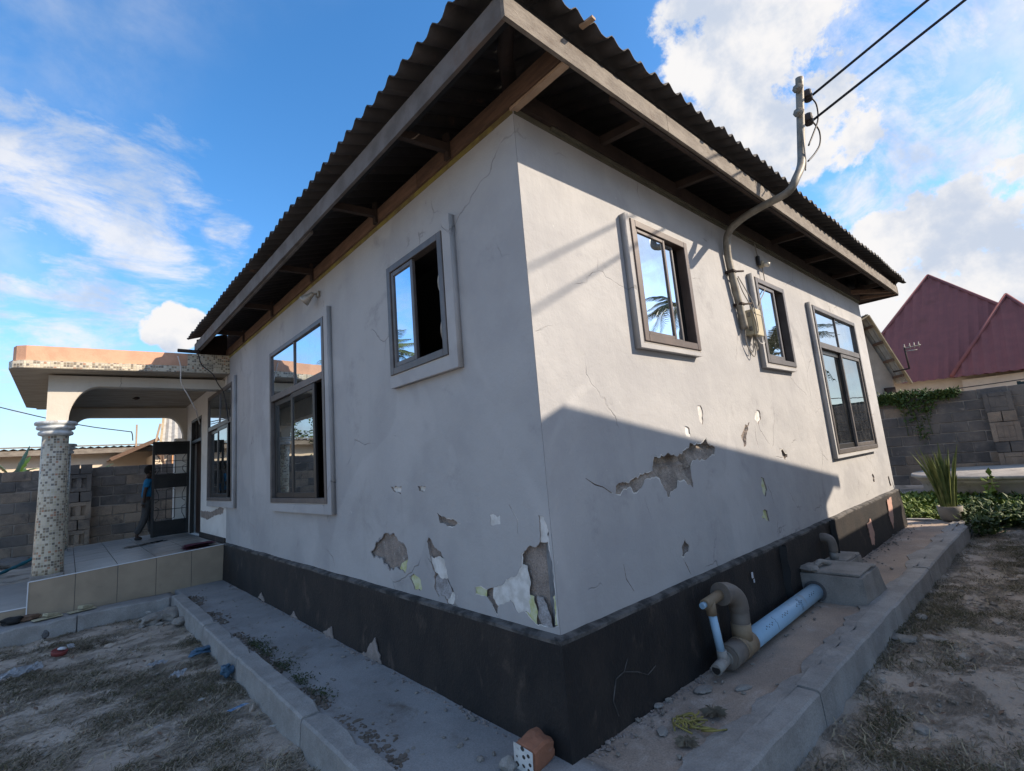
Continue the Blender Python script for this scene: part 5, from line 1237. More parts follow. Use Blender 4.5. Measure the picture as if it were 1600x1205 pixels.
# maroon roofed house, right
mh = thing('maroon_house', (24, .5, 0), 'house with steep maroon corrugated hip roofs beyond the right boundary wall', 'house')
AP = Vector((24, .865, 7.52))
def tri_roof(nm, pts, m_='maroon_roof', pitch=.30, amp=.032, par=mh):
    """roof face of any straight-sided outline, ribs running straight up the slope"""
    mb = MB(); P_ = [Vector(p) for p in pts]; e0, e1 = P_[0], P_[1]; ex = (e1 - e0).normalized(); nrm_ = ex.cross(P_[2] - e0).normalized()
    if nrm_.z < 0: nrm_ = -nrm_
    up = nrm_.cross(ex); up = up if up.z > 0 else -up
    Q = [((p - e0).dot(ex), (p - e0).dot(up)) for p in P_]; xs = [q[0] for q in Q]; x0_, x1_ = min(xs), max(xs); n = int((x1_ - x0_) / pitch * 4); cols = []
    for i in range(n + 1):
        s_ = x0_ + 1e-4 + (x1_ - x0_ - 2e-4) * i / n; ys = []
        for k_ in range(len(Q)):
            a, b = Q[k_], Q[(k_ + 1) % len(Q)]
            if (a[0] - s_) * (b[0] - s_) <= 0 and abs(a[0] - b[0]) > 1e-9: ys.append(a[1] + (b[1] - a[1]) * (s_ - a[0]) / (b[0] - a[0]))
        if len(ys) < 2: continue
        o = nrm_ * amp * (1 if i % 4 == 0 else -.5 if i % 4 == 2 else 0)
        cols.append((mb.bm.verts.new(e0 + ex * s_ + up * min(ys) + o), mb.bm.verts.new(e0 + ex * s_ + up * max(ys) + o)))
    for a, b in zip(cols, cols[1:]): mb.bm.faces.new((a[0], b[0], b[1], a[1]))
    return mb.build(nm, m_, par)
# big roof: front face towards the yard, with the left hip, and a second hip in front on the right
EL, AP, RR, ER = (22.9, 4.41, 3.38), (27.6, 1.231, 8.37), (28.2, -9.0, 8.2), (24.0, -11.0, 3.3)
RR = (26.4, -6.0, 3.9)
RID = (29.0, -2.087, 5.233)
tri_roof('roof', [(22.9, 4.41, 3.34), (22.7, -3.42, 3.09), (27.6, 1.231, 8.37)])
tri_roof('roof', [(22.7, -3.42, 3.09), (34, -3.8, 3.3), (27.6, 1.231, 8.37)])
tri_roof('roof', [(22.9, 4.41, 3.34), (34, 4.9, 3.34), (27.6, 1.231, 8.37)])
tri_roof('roof', [(22.4, .67, 3.20), (22.4, -3.0, 3.10), (25.2, -1.141, 6.276)])
tri_roof('roof', [(22.4, .67, 3.20), (29.0, .75, 3.4), (29.0, -1.10, 6.276), (25.2, -1.141, 6.276)])
tri_roof('roof', [(22.4, -3.0, 3.10), (29.0, -3.1, 3.3), (29.0, -1.10, 6.276), (25.2, -1.141, 6.276)])
for a, b in (((22.9, 4.41, 3.38), (27.6, 1.231, 8.42)), ((27.6, 1.231, 8.42), (22.7, -3.42, 3.14)), ((22.4, .67, 3.25), (25.2, -1.141, 6.32)), ((25.2, -1.141, 6.32), (22.4, -3.0, 3.15)), ((25.2, -1.141, 6.32), (29.0, -1.10, 6.32))):
    m = MB(); m.tube([a, b], .06, 8); m.build('ridge_cap', 'maroon_roof', mh)
m = MB(); m.box((23.2, -2.4, 0), (33, 4.1, 3.5)); m.build('wall', 'pale_wall', mh)
m = MB(); m.box((22.75, -2.8, 0), (23.19, .45, 3.08)); m.build('wall', 'pale_wall', mh)
wire('service_wire', sag((GX + .2, 1.1, 2.45), (22.0, -8, 3.6), .25), .016, 'cable_black', 'thin black wire sagging along the wall of the maroon roofed house', 'wire')
#@@SPLIT3@@
# ================================================================== PERSON
person = thing('person', (-.67, 9.97, .60), 'person in a bright blue T-shirt and dark trousers with one arm raised to the gate', 'person')
PX = Vector((-.67, 9.97, .60))
def skin_obj(name, verts, edges, radii, m_, parent, sub=2, root=0):
    me = bpy.data.meshes.new(name); me.from_pydata([tuple(Vector(v)) for v in verts], edges, []); me.materials.append(MAT[m_])
    ob = bpy.data.objects.new(name, me); COL.objects.link(ob); ob.parent = parent; ORG[ob.name] = org(parent)
    sk = ob.modifiers.new('skin', 'SKIN'); sk.use_smooth_shade = True
    for i, r_ in enumerate(radii):
        d = me.skin_vertices[0].data[i]; d.radius = (r_, r_) if not isinstance(r_, tuple) else r_; d.use_root = (i == root)
    s_ = ob.modifiers.new('sub', 'SUBSURF'); s_.levels = sub; s_.render_levels = sub
    return ob
# local frame: x forward (towards the gate), y away from the camera
BV = [(0, 0, .70), (.0, 0, .82), (.01, 0, .98), (.015, 0, 1.10), (.025, 0, 1.16), (.04, 0, 1.23), (.045, 0, 1.31),
      (0, -.065, .66), (-.03, -.075, .37), (-.15, -.08, .075), (-.06, -.08, .03), (0, .065, .66), (.07, .075, .37), (.10, .08, .07), (.19, .08, .03),
      (.01, -.12, 1.075), (-.045, -.15, .87), (-.055, -.15, .68), (.015, .12, 1.075), (.11, .15, .96), (.22, .12, 1.06)]
BE = [(0, 1), (1, 2), (2, 3), (3, 4), (4, 5), (5, 6), (0, 7), (7, 8), (8, 9), (9, 10), (0, 11), (11, 12), (12, 13), (13, 14), (3, 15), (15, 16), (16, 17), (3, 18), (18, 19), (19, 20)]
BR = [(.075, .095), (.07, .09), (.075, .105), (.06, .08), .038, .068, .075, .062, .044, .030, .024, .062, .044, .030, .024, .042, .032, .024, .042, .032, .024]
skin_obj('body', BV, BE, BR, 'skin', person)
sv = [(0, 0, .745), (.0, 0, .84), (.01, 0, .98), (.015, 0, 1.085), (.02, 0, 1.125), (.01, -.125, 1.075), (-.03, -.155, .95), (.015, .125, 1.075), (.07, .15, 1.00)]
skin_obj('t_shirt', sv, [(0, 1), (1, 2), (2, 3), (3, 4), (3, 5), (5, 6), (3, 7), (7, 8)], [(.098, .118), (.090, .112), (.092, .122), (.072, .095), .048, .056, .052, .056, .052], 'shirt_blue', person)
tv = [(0, 0, .76), (0, 0, .70), (0, -.065, .64), (-.03, -.075, .37), (-.145, -.08, .11), (0, .065, .64), (.07, .075, .37), (.10, .08, .10)]
skin_obj('trousers', tv, [(0, 1), (1, 2), (2, 3), (3, 4), (1, 5), (5, 6), (6, 7)], [(.088, .108), (.088, .108), .078, .064, .058, .078, .064, .058], 'trousers', person)
for a, b in (((-.18, -.08, .045), (-.05, -.08, .03)), ((.075, .08, .04), (.20, .08, .025))):
    skin_obj('shoe', [a, b], [(0, 1)], [.036, .030], 'shoe', person)
m = MB(); m.rock(PX + Vector((.035, 0, 1.285)), (.185, .165, .20), .05, 3); m.build('hair', 'hair', person)
m = MB(); m.lathe([(.055, 0), (.058, .012), (.05, .02)], PX + Vector((.022, 0, 1.122)), 14); m.build('collar', 'collar_red', person)
for sg in (-1, 1):
    m = MB(); m.rock(PX + Vector((.112, sg * .03, 1.265)), (.018, .02, .014), .02, 1); m.build('eye', 'eye', person)
    m = MB(); m.rock(PX + Vector((.04, sg * .078, 1.25)), (.035, .018, .05), .05, 1); m.build('ear', 'skin', person)
m = MB(); m.rock(PX + Vector((.122, 0, 1.24)), (.04, .028, .04), .05, 2); m.build('nose', 'skin', person)
m = MB(); m.rock(PX + Vector((.11, 0, 1.205)), (.03, .045, .014), .05, 2); m.build('mouth', 'skin', person)
def hand(c, dirv, side_, grip):
    """palm, four fingers and a thumb as one surface"""
    c = Vector(c); d = Vector(dirv).normalized(); s_ = Vector(side_).normalized(); n_ = d.cross(s_); V_, E_, R_ = [c], [], [.018]
    V_.append(c + d * .03); E_.append((0, 1)); R_.append(.018)
    for k_, (o, L) in enumerate(((-.017, .045), (-.006, .052), (.006, .048), (.017, .038))):
        b = len(V_); p = c + d * .04 + s_ * o
        V_ += [p, p + d * L * .5 + n_ * grip * .3 * L, p + d * L * (.95 - .5 * grip) + n_ * grip * .9 * L]; E_ += [(1, b), (b, b + 1), (b + 1, b + 2)]; R_ += [.0075, .0065, .005]
    b = len(V_); V_ += [c + d * .012 + s_ * -.024, c + d * .036 + s_ * -.038 + n_ * .01]; E_ += [(0, b), (b, b + 1)]; R_ += [.0075, .006]
    skin_obj('hand', V_, E_, R_, 'skin', person, 1)
hand((-.057, -.15, .665), (-.03, 0, -1), (1, 0, 0), .35); hand((.23, .118, 1.07), (.9, 0, .45), (0, 0, -1), .7)

# ================================================================== PLANTS
def leafy(mb, c, n, spread, size, flat=0.5, up=0.3):
    for _ in range(n):
        p = Vector(c) + Vector((R(-1, 1) * spread[0], R(-1, 1) * spread[1], R(0, 1) * spread[2]))
        d = Vector((R(-1, 1), R(-1, 1), R(-flat, flat) + up)).normalized(); s_ = d.cross(Vector((R(-.4, .4), R(-.4, .4), 1))).normalized(); L = size * R(.6, 1.25); w_ = L * R(.22, .34)
        q = d.cross(s_) * L * .12
        mb.poly((p, p + d * L * .5 + s_ * w_ + q, p + d * L, p + d * L * .5 - s_ * w_ + q))
# snake plant in a pot
pot = thing('potted_plant', (7.67, -.48, .12), 'tall spiky snake plant in a grey round pot at the end of the kerb', 'potted plant')
m = MB(); m.lathe([(.10, 0), (.125, .02), (.140, .13), (.148, .20), (.140, .205), (.132, .19), (.12, .165), (.0, .165)], (7.67, -.48, .13), 28); m.build('pot', 'pot_grey', pot)
for k_ in range(64):
    an = R(0, 2 * math.pi); r_ = R(0, .09); lean = R(.0, .10) + r_ * 2.2 * R(.3, 1.4); L = R(.38, .95) * (1.08 - lean * .55); tw = R(0, 6.28); wd = R(.015, .026); b0 = Vector((7.67 + math.cos(an) * r_, -.48 + math.sin(an) * r_, .28))
    dv = Vector((math.cos(an), math.sin(an), 0)); m = MB(); rows = 6; g_ = []
    for j in range(rows + 1):
        q = j / rows; p = b0 + Vector((0, 0, L * q)) + dv * lean * L * (q * q * .75 + q * .25); ta = tw + q * .7; s_ = Vector((math.cos(ta), math.sin(ta), 0)); nn = Vector((-s_.y, s_.x, 0)); w_ = wd * (1.0 if q < .6 else max(.04, 1 - ((q - .6) / .4) ** 1.6)) * (.75 + .4 * min(1, q * 3))
        g_.append([m.bm.verts.new(x) for x in (p - s_ * w_, p + nn * w_ * .45, p + s_ * w_)])
    for j in range(rows):
        for i in range(2): m.bm.faces.new((g_[j][i], g_[j][i + 1], g_[j + 1][i + 1], g_[j + 1][i]))
    m.build('leaf', 'leaf_snake', pot)
# weeds by the tank
m = MB()
for _ in range(2000):
    x, y = R(8.0, 10.4), R(-1.1, .75)
    if (x - 11.1) ** 2 + (y + .98) ** 2 < 1.5 or (y > -.62 and x < 8.05) : continue
    if x < 8.6 and noise.noise(Vector((x * 2, y * 2, 0))) < -.1: continue
    leafy(m, (x, y, gh(x, y) + .02), 7, (.10, .10, .16 + .12 * noise.noise(Vector((x, y, 3)))), .085)
tag(m.build('weed_bed', 'leaf_weed'), 'low yellow green weeds covering the ground before the round tank', kind='stuff')
m = MB()
for _ in range(2400):
    x, y = R(7.25, 10.6), R(-3.2, -.62)
    if (x - 11.1) ** 2 + (y + .98) ** 2 < 1.8 or noise.noise(Vector((x * 1.3, y * 1.3, 8))) < -.28 or y > -.68 and x < 7.8: continue
    leafy(m, (x, y, gh(x, y) + .02), 8, (.11, .11, .20 + .2 * max(0, noise.noise(Vector((x, y, 5))))), .095)
tag(m.build('ground_cover', 'leaf_dark'), 'dark green ground cover between kerb end and round tank', kind='stuff')
for (x, y, h_, lb) in ((9.55, -.80, .62, 'thin upright weed with pale leaves in front of the round tank'), (9.3, -.30, .38, 'small leafy weed just behind the snake plant')):
    pl_ = thing('weed_plant', (x, y, .05), lb, 'weed')
    m = MB(); top = Vector((x + .03, y - .04, .05 + h_)); m.tube([(x, y, .03), (x + .01, y - .01, .05 + h_ * .5), top], .006, 5); m.build('stem', 'leaf_weed', pl_)
    m = MB()
    for k_ in range(34): leafy(m, (x + .03 * R(-1, 1), y + .03 * R(-1, 1), .1 + h_ * R(.1, .9)), 1, (.05, .05, .04), .13)
    m.build('leaf_spray', 'leaf_weed', pl_)
# creeper on the right wall
m = MB()
for _ in range(950):
    y = R(-.35, 1.9); 
    drop = max(0, 1 - abs(y - .42) / .42); z = 2.20 - (R(0, 1) ** 1.4) * (.10 + 1.05 * drop ** 1.5 + .10 * abs(noise.noise(Vector((y * 4, 0, 0)))))
    if z < 2.0 and R(0, 1) > .55: continue
    leafy(m, (12.70 - R(0, .09), y, z), 3, (.04, .06, .06), .085, 1.0, 0)
for _ in range(420): leafy(m, (12.76 + R(-.1, .15), R(.15, 1.9), 2.19), 3, (.05, .08, .07 + .10 * R(0, 1)), .085, .8, .3)
for y in (.25, .5, .62): m.tube([(12.70, y, 2.2), (12.705, y + R(-.05, .05), 1.8), (12.70, y + R(-.1, .1), 1.3)], .006, 5)
tag(m.build('creeper', 'leaf_ivy', loc=(12.7, .5, 1.2)), 'green creeper hanging over the top of the weathered wall', 'creeper')
# banana plants behind the left wall
def banana(x, y, z, label, leaves):
    t_ = thing('banana_plant', (x, y, .2), label, 'banana plant', 'banana plants behind the left wall')
    m = MB(); m.tube([(x, y, .2), (x + .02, y, z * .6), (x, y, z)], [.10, .08, .05], 9); m.build('stem', 'leaf_banana', t_)
    for (az, el, L, wd, droop) in leaves:
        m = MB(); d = Vector((math.cos(az) * math.cos(el), math.sin(az) * math.cos(el), math.sin(el))); s_ = d.cross(Vector((0, 0, 1))).normalized(); n = 12; g_ = []
        for j in range(n + 1):
            q = j / n; p = Vector((x, y, z)) + d * L * q - Vector((0, 0, droop * L * q * q)); w_ = wd * math.sin(math.pi * min(1, .06 + q * .94)) ** .6 * (1 + .18 * math.sin(j * 2.4))
            g_.append([m.bm.verts.new(v) for v in (p - s_ * w_ + Vector((0, 0, -w_ * .25)), p, p + s_ * w_ + Vector((0, 0, -w_ * .35)))])
        for j in range(n):
            for i in range(2):
                f = m.bm.faces.new((g_[j][i], g_[j][i + 1], g_[j + 1][i + 1], g_[j + 1][i]))
        m.build('leaf', 'leaf_banana', t_, recalc=False)
banana(-2.74, 14.3, 2.0, 'banana plant with broad torn leaves left of the mosaic column', [(.3, 1.3, .95, .17, .15), (3.3, 1.15, .8, .17, .4), (-.3, .9, .75, .10, .5), (2.6, .7, .7, .10, .5), (-.7, .55, .65, .11, .4), (3.8, .4, .6, .11, .4), (1.2, .9, .7, .12, .4), (-1.6, .6, .55, .12, .5), (.9, 1.1, .9, .09, .3)])
banana(-1.45, 14.4, 1.98, 'banana plant with one leaf just clearing the wall right of the column', [(.05, .60, .62, .09, .1), (-.3, .45, .5, .08, .2), (2.8, .35, .6, .08, .3), (1.5, .6, .6, .09, .3)])
# trees standing behind the photographer's side of the yard: their reflections and shade fall into the picture
def frond_mesh(L, droop):
    m = MB(); pts = []
    for j in range(13):
        q = j / 12; pts.append(Vector((L * (q - .12 * droop * q * q), 0, L * (.55 * q - (.55 + droop) * q * q))))
    m.tube(pts, [.035 * (1 - .85 * j / 12) for j in range(13)], 5)
    for j in range(44):
        q = .14 + .86 * j / 44; k_ = q * 12; i = min(11, int(k_)); p = pts[i].lerp(pts[i + 1], k_ - i); tg = (pts[i + 1] - pts[i]).normalized(); ll = L * .24 * math.sin(math.pi * (q * .9 + .08)) ** .7
        for sg in (-1, 1):
            d = (tg * .55 + Vector((0, sg * .8, -.35 + R(-.1, .1)))).normalized(); w_ = tg * .022
            m.poly((p - w_, p + w_, p + d * ll * .6 + w_ * .8 - Vector((0, 0, .03)), p + d * ll - Vector((0, 0, .12 * ll))))
    return m.mesh('frond', 'leaf_palm')
FR = [frond_mesh(2.5, .3), frond_mesh(2.7, .55), frond_mesh(2.3, .15)]
def palm(x, y, h_, label, n=20):
    t_ = thing('palm_tree', (x, y, 0), label, 'palm tree', 'coconut palms round the yard')
    m = MB(); m.tube([(x + .25 * math.sin(q * 1.4) * q, y, h_ * q) for q in [i / 12 for i in range(13)]], [.16 - .06 * i / 12 for i in range(13)], 9); m.build('trunk', 'bark', t_)
    top = Vector((x + .25 * math.sin(1.4), y, h_))
    for k_ in range(n):
        link('frond', FR[k_ % 3], t_, top, (R(-.15, .15), -R(-.25, 1.05) + .1, k_ * 2.399 + R(-.2, .2)))
palm(-8.5, 18.0, 6.3, 'coconut palm beyond the left end of the boundary wall'); palm(23.0, -11.4, 9.2, 'coconut palm beyond the neighbouring house'); palm(17.5, -5.2, 4.6, 'shorter coconut palm farther along the neighbouring plot')
palm(-12.5, 9.5, 6.8, 'coconut palm standing alone on the left side of the yard')
def bush_tree(x, y, h_, r_, label):
    t_ = thing('mango_tree', (x, y, 0), label, 'tree')
    m = MB(); m.tube([(x, y, 0), (x + .1, y, h_ * .3), (x, y + .1, h_ * .6)], [.18, .14, .08], 8); m.tube([(x + .1, y, h_ * .3), (x + r_ * .5, y - .3, h_ * .65)], [.09, .04], 6); m.tube([(x + .1, y, h_ * .35), (x - r_ * .5, y + .3, h_ * .7)], [.09, .04], 6); m.build('trunk', 'bark', t_)
    m = MB()
    for _ in range(130):
        v = Vector((R(-1, 1), R(-1, 1), R(-1, 1)));
        if v.length > 1: continue
        c = Vector((x, y, h_ * .68)) + Vector((v.x * r_, v.y * r_, v.z * h_ * .34)); leafy(m, c, 34, (.32, .32, .3), .17, .8, -.1)
    m.build('crown', 'leaf_dark', t_)
bush_tree(-6.3, 18.4, 4.6, 1.9, 'leafy mango tree beyond the left end of the boundary wall')
bush_tree(15.5, -4.6, 3.4, 1.3, 'small dense tree beyond the neighbouring wall')
bush_tree(2.0, -5.6, 7.6, .9, 'unseen slender tree added to shade the near left ground')  # made-up tree out of view, blocks the sun from the near left ground
# neighbouring house that shades the yard
nbh = thing('neighbour_house', (6.3, -5.6, 0), 'gabled neighbouring house across the yard, its shadow on the wall', 'house')
EA, EB = Vector((2.26, -2.60, 3.77)), Vector((7.45, -3.536, 3.77)); rd = (EB - EA).normalized(); rn = Vector((-rd.y, rd.x, 0)); hw, rise = 2.0, .70
w1, w2 = EA + rd * .3 - rn * .32, EB - rd * .30 - rn * .32; dp_ = 2 * hw - .64; up_w = rise * .32 / hw - .05
m = MB(); ring = [w1, w2, w2 - rn * dp_, w1 - rn * dp_]
B_ = [m.bm.verts.new((p.x, p.y, 0)) for p in ring]; T_ = [m.bm.verts.new((p.x, p.y, 3.77 + up_w)) for p in ring]; g1, g2 = [m.bm.verts.new((q.x, q.y, 3.77 + rise - .06)) for q in (w1 - rn * dp_ / 2, w2 - rn * dp_ / 2)]
for q in ((B_[0], B_[1], T_[1], T_[0]), (B_[2], B_[3], T_[3], T_[2]), (B_[1], B_[2], T_[2], g2, T_[1]), (B_[3], B_[0], T_[0], g1, T_[3])): m.bm.faces.new(q)
m.build('wall', 'pale_wall', nbh)
RA, RB = EA - rn * hw + Vector((0, 0, rise)), EB - rn * hw + Vector((0, 0, rise))
m = MB(); corr_slope(m, EA, EB, RA, RB, .18, .012); m.build('roof', 'iron_roof_rusty', nbh)
m = MB(); corr_slope(m, EA - rn * 2 * hw, EB - rn * 2 * hw, RA, RB, .18, .012); m.build('roof', 'iron_roof_rusty', nbh)
m = MB(); m.tube([RA, RB], .05, 6); m.build('ridge_cap', 'iron_roof_rusty', nbh)
m = MB(); m.beam(EA - Vector((0, 0, .06)), EB - Vector((0, 0, .06)), .025, .12); m.build('fascia_board', 'fascia_board', nbh)
for q in (.28, .66):
    p = w1.lerp(w2, q); m = MB(); m.obox((p.x, p.y, 2.75), (1.1, .06, .9), Matrix.Rotation(math.atan2(rd.y, rd.x), 3, 'Z')); wf = m.build('window', 'frame_brown', nbh)
    m = MB(); m.obox((p.x + rn.x * .035, p.y + rn.y * .035, 2.75), (.95, .01, .75), Matrix.Rotation(math.atan2(rd.y, rd.x), 3, 'Z')); m.build('pane', 'glass_low', wf)
nw = thing('boundary_wall', (5.8, -2.45, 0), 'plastered boundary wall between the yard and the neighbouring house', 'wall')
m = MB(); m.box((2.6, -2.55, -.1), (8.80, -2.38, 2.15), .01); m.build('wall_panel', 'pale_wall', nw)
m = MB(); m.box((2.55, -2.60, 2.152), (8.85, -2.33, 2.21), .01); m.build('coping', 'concrete', nw)

# ================================================================== LITTER, STONES, GRASS
def lit(ob, lb, cat, group=None): return tag(ob, lb, cat, group)
def flake(name, c, d, yaw, m_, tilt=(0, 0), crumple=.0, n=6):
    mb = MB(); RM = Matrix.Rotation(yaw, 3, 'Z') @ Matrix.Rotation(tilt[0], 3, 'X') @ Matrix.Rotation(tilt[1], 3, 'Y'); V_ = {}; sd_ = R(0, 99)
    for i in range(n + 1):
        for j in range(n + 1):
            u, v = i / n - .5, j / n - .5; q = Vector((u * d[0], v * d[1], crumple * noise.noise(Vector((u * 5 + sd_, v * 5, 0))))); q.x += .12 * d[0] * noise.noise(Vector((u * 2 + sd_, v * 3, 4)))
            V_[i, j] = mb.bm.verts.new(Vector(c) + RM @ q)
    fs_ = [mb.bm.faces.new((V_[i, j], V_[i + 1, j], V_[i + 1, j + 1], V_[i, j + 1])) for i in range(n) for j in range(n)]
    bmesh.ops.solidify(mb.bm, geom=fs_, thickness=.003); return mb.build(name, m_, loc=c)
tin = thing('tin_lid', (-1.784, 4.964, 0), 'red plastic tub with a white cap lying on the sandy ground', 'tub')
m = MB(); m.lathe([(.06, 0), (.064, .03), (.060, .035), (.055, .03), (.0, .028)], (-1.784, 4.964, .02), 20, axis=(.15, -.2, 1)); m.build('tub', 'plastic_red', tin)
m = MB(); m.lathe([(.035, 0), (.034, .012), (.02, .022), (.0, .024)], (-1.765, 4.975, .052), 16, axis=(.2, .1, 1)); m.build('cap', 'plastic_white', tin)
lit(flake('scrap', (-1.70, 5.02, .06), (.06, .05), .5, 'plastic_white', (.7, .2), .01), 'small white paper scrap standing beside the red tub', 'scrap')
lit(flake('wrapper', (-.886, 2.164, .028), (.125, .04), .35, 'wrapper_blue', (0, .05), .006), 'blue and white wrapper lying near the left kerb', 'wrapper')
m = MB(); m.rock((-.79, 2.93, .045), (.10, .09, .09), .6, 3); lit(m.build('plastic_bag', 'plastic_blue', loc=(-.79, 2.93, .02)), 'crumpled blue plastic bag against the left kerb', 'bag')
m = MB(); m.rock((-.80, 3.75, .02), (.22, .12, .05), .7, 3); lit(m.build('plastic_bag', 'plastic_blue', loc=(-.8, 3.75, .0)), 'flattened faded blue bag in the litter by the kerb', 'bag')
lit(flake('plastic_bag', (-2.02, 4.62, .03), (.26, .11), .25, 'plastic_white', (.1, 0), .06, 10), 'crumpled white plastic bag at the left edge', 'bag')
lit(flake('paper_scrap', (-1.15, 3.75, .02), (.14, .10), .6, 'plastic_white', (0, .1), .03, 8), 'torn grey white paper scrap on the litter', 'scrap')
lit(flake('paper_scrap', (-1.06, 3.3, .02), (.12, .09), 1.1, 'plastic_white', (.1, 0), .03, 8), 'dirty folded paper scrap close to the blue bag', 'scrap')
for (x, y, s_, lb) in ((-1.03, 2.55, .055, 'pale chip shaped like a shard left of the blue wrapper'), (-1.30, 2.33, .05, 'pale oval chip on bare sand'), (-.80, 1.72, .045, 'pinkish chip beside the kerb foot'), (-1.26, 4.35, .035, 'white chip near the middle of the sandy ground')):
    lit(flake('chip', (x, y, .02), (s_, s_ * .5), R(0, 3), 'white_primer', (.1, .1), .004), lb, 'chip')
for (x, y, d, lb) in ((-.80, 5.66, (.42, .28, .16), 'lump of rubble in the corner of the kerbs'), (-.98, 5.60, (.30, .2, .12), 'smaller rubble lump left of the corner heap'), (-.79, 5.15, (.2, .16, .08), 'flat rubble piece by the kerb corner')):
    m = MB(); m.rock((x, y, .02), d, .35, 3, R(0, 3)); lit(m.build('rubble', 'stone', loc=(x, y, 0)), lb, 'rubble')
lit(flake('rubble_chip', (-1.03, 5.70, .09), (.05, .04), .4, 'white_primer', (.3, 0), .004), 'small white chip on the rubble heap', 'chip')
for (x, y, d, lb) in ((2.714, -.745, (.17, .12, .05), 'flat grey stone lying at the foot of the right kerb'), (2.85, -.90, (.15, .1, .03), 'flat half buried stone beside the grey one'), (7.43, -.72, (.26, .17, .11), 'pale stone block at the far kerb end'), (1.45, -1.03, (.09, .07, .03), 'small pale stone on the right dirt'), (3.3, -.76, (.1, .08, .05), 'pale stone by the middle of the right kerb')):
    m = MB(); m.rock((x, y, gh(x, y) + d[2] * .3), d, .22, 3, R(0, 3)); lit(m.build('stone', 'stone', loc=(x, y, 0)), lb, 'stone')
for (x, y, d, lb) in ((.93, -.165, (.13, .09, .02), 'flat cement chip on the apron near the black plinth'), (1.07, -.33, (.12, .05, .03), 'broken cement chip in the middle of the apron'), (1.36, -.02 - .05, (.07, .05, .035), 'pale pebble against the plinth under the pipe end'), (.62, -.07, (.06, .05, .02), 'pale flake at the plinth foot'), (.42, -.22, (.09, .05, .02), 'white flake near the house corner')):
    m = MB(); m.rock((x, y, .128), d, .25, 2, R(0, 3)); lit(m.build('cement_chip', 'concrete', loc=(x, y, .12)), lb, 'chip')
# perforated red brick at the corner
bk = thing('clay_brick', (-.21, .115, .12), 'broken red clay brick with round holes lying at the house corner', 'brick')
BM_ = Matrix.Rotation(.10, 3, 'Z') @ Matrix.Rotation(.15, 3, 'X') @ Matrix.Rotation(-.12, 3, 'Y'); bc = Vector((-.155, .075, .185))
m = MB(); m.obox(bc, (.15, .11, .115), BM_, .010, .004, 1); bmesh.ops.subdivide_edges(m.bm, edges=list(m.bm.edges), cuts=5, use_grid_fill=True)
for v in m.bm.verts:
    q = BM_.transposed() @ (v.co - bc); k_ = noise.noise(v.co * 16) * .010 + noise.noise(v.co * 45) * .004
    if q.x > -.07: v.co += (v.co - bc).normalized() * k_
    if q.x > .0 and q.z > .0: v.co -= BM_ @ Vector((0, 0, .25 * q.x * (1 + noise.noise(v.co * 25))))
bb = m.build('brick_body', 'red_clay', bk)
m = MB()
for i in range(3):
    for j in range(3):
        c = bc + BM_ @ Vector((-.0808, (i - 1) * .034, (j - 1) * .036 + (.012 if i % 2 else 0))); n_ = BM_ @ Vector((-1, 0, 0)); rr_ = R(.007, .012); c += BM_ @ Vector((0, R(-.005, .005), R(-.005, .005))); m.lathe([(rr_, 0), (rr_, .0012), (0, .0013)], c, 9, axis=n_)
m.build('brick_hole', 'crack_dark', bk)
m = MB(); m.obox(bc + BM_ @ Vector((-.079, 0, 0)), (.003, .112, .115), BM_, .0, .002); m.build('mortar_face', 'white_primer', bk)
m = MB(); m.rock((-.26, .14, .14), (.10, .06, .06), .4, 2); m.build('brick_crumb', 'concrete', bk)
# yellow stems and dry sprig on the right apron
m = MB()
for k_ in range(20):
    a = Vector((.55 + R(-.07, .07), -.30 + R(-.07, .07), .135)); an = R(0, 6.28); L = R(.06, .13)
    m.tube(smooth_path([a, a + Vector((math.cos(an) * L * .5, math.sin(an) * L * .5, .02)), a + Vector((math.cos(an + .8) * L, math.sin(an + .8) * L, .005))], 4), .0045, 5)
lit(m.build('plant_stem', 'yellow_stem', loc=(.55, -.3, .12)), 'wilted yellow stems lying on the brown apron', 'stems')
def sprig(x, y, z, n, L, m_, lb, flat=.25):
    mb = MB()
    for _ in range(n):
        an = R(0, 6.28); l_ = L * R(.4, 1); a = Vector((x + R(-.3, .3) * L, y + R(-.3, .3) * L, z)); e = a + Vector((math.cos(an) * l_, math.sin(an) * l_, l_ * R(0, flat))); s_ = Vector((-math.sin(an), math.cos(an), 0)) * .0016
        mb.poly((a - s_, a + s_, (a + e) / 2 + s_ * .9 + Vector((0, 0, .012)), e))
        mb.poly((a + s_, a - s_, (a + e) / 2 - s_ * .9 + Vector((0, 0, .012)), e))
    return lit(mb.build('dry_sprig', m_, loc=(x, y, z)), lb, 'sprig')
sprig(.72, -.33, .13, 150, .07, 'dry_grass', 'little dry brown sprig beside the yellow stems')
sprig(.40, -.36, .13, 110, .06, 'dry_grass', 'dry brown tuft on the apron near the kerb')
# weeds along the inside of the left kerb
for (y, n, lb) in ((3.05, 70, 'dark green weed tuft at the far part of the left kerb'), (2.75, 40, 'small weed tuft just nearer than the largest one'), (2.35, 55, 'straggly weed growing out of the kerb joint'), (1.95, 45, 'dark weed patch at the middle of the left kerb'), (1.62, 30, 'thin weed patch nearer along the left kerb')):
    mb = MB()
    for _ in range(n * 4): leafy(mb, (-.585 + abs(random.gauss(0, .06)), y + random.gauss(0, .08), .13), 1, (.015, .015, .02), .020, .5, .2)
    tag(mb.build('weed_patch', 'leaf_kerb', loc=(-.56, y, .13)), lb, kind='stuff')
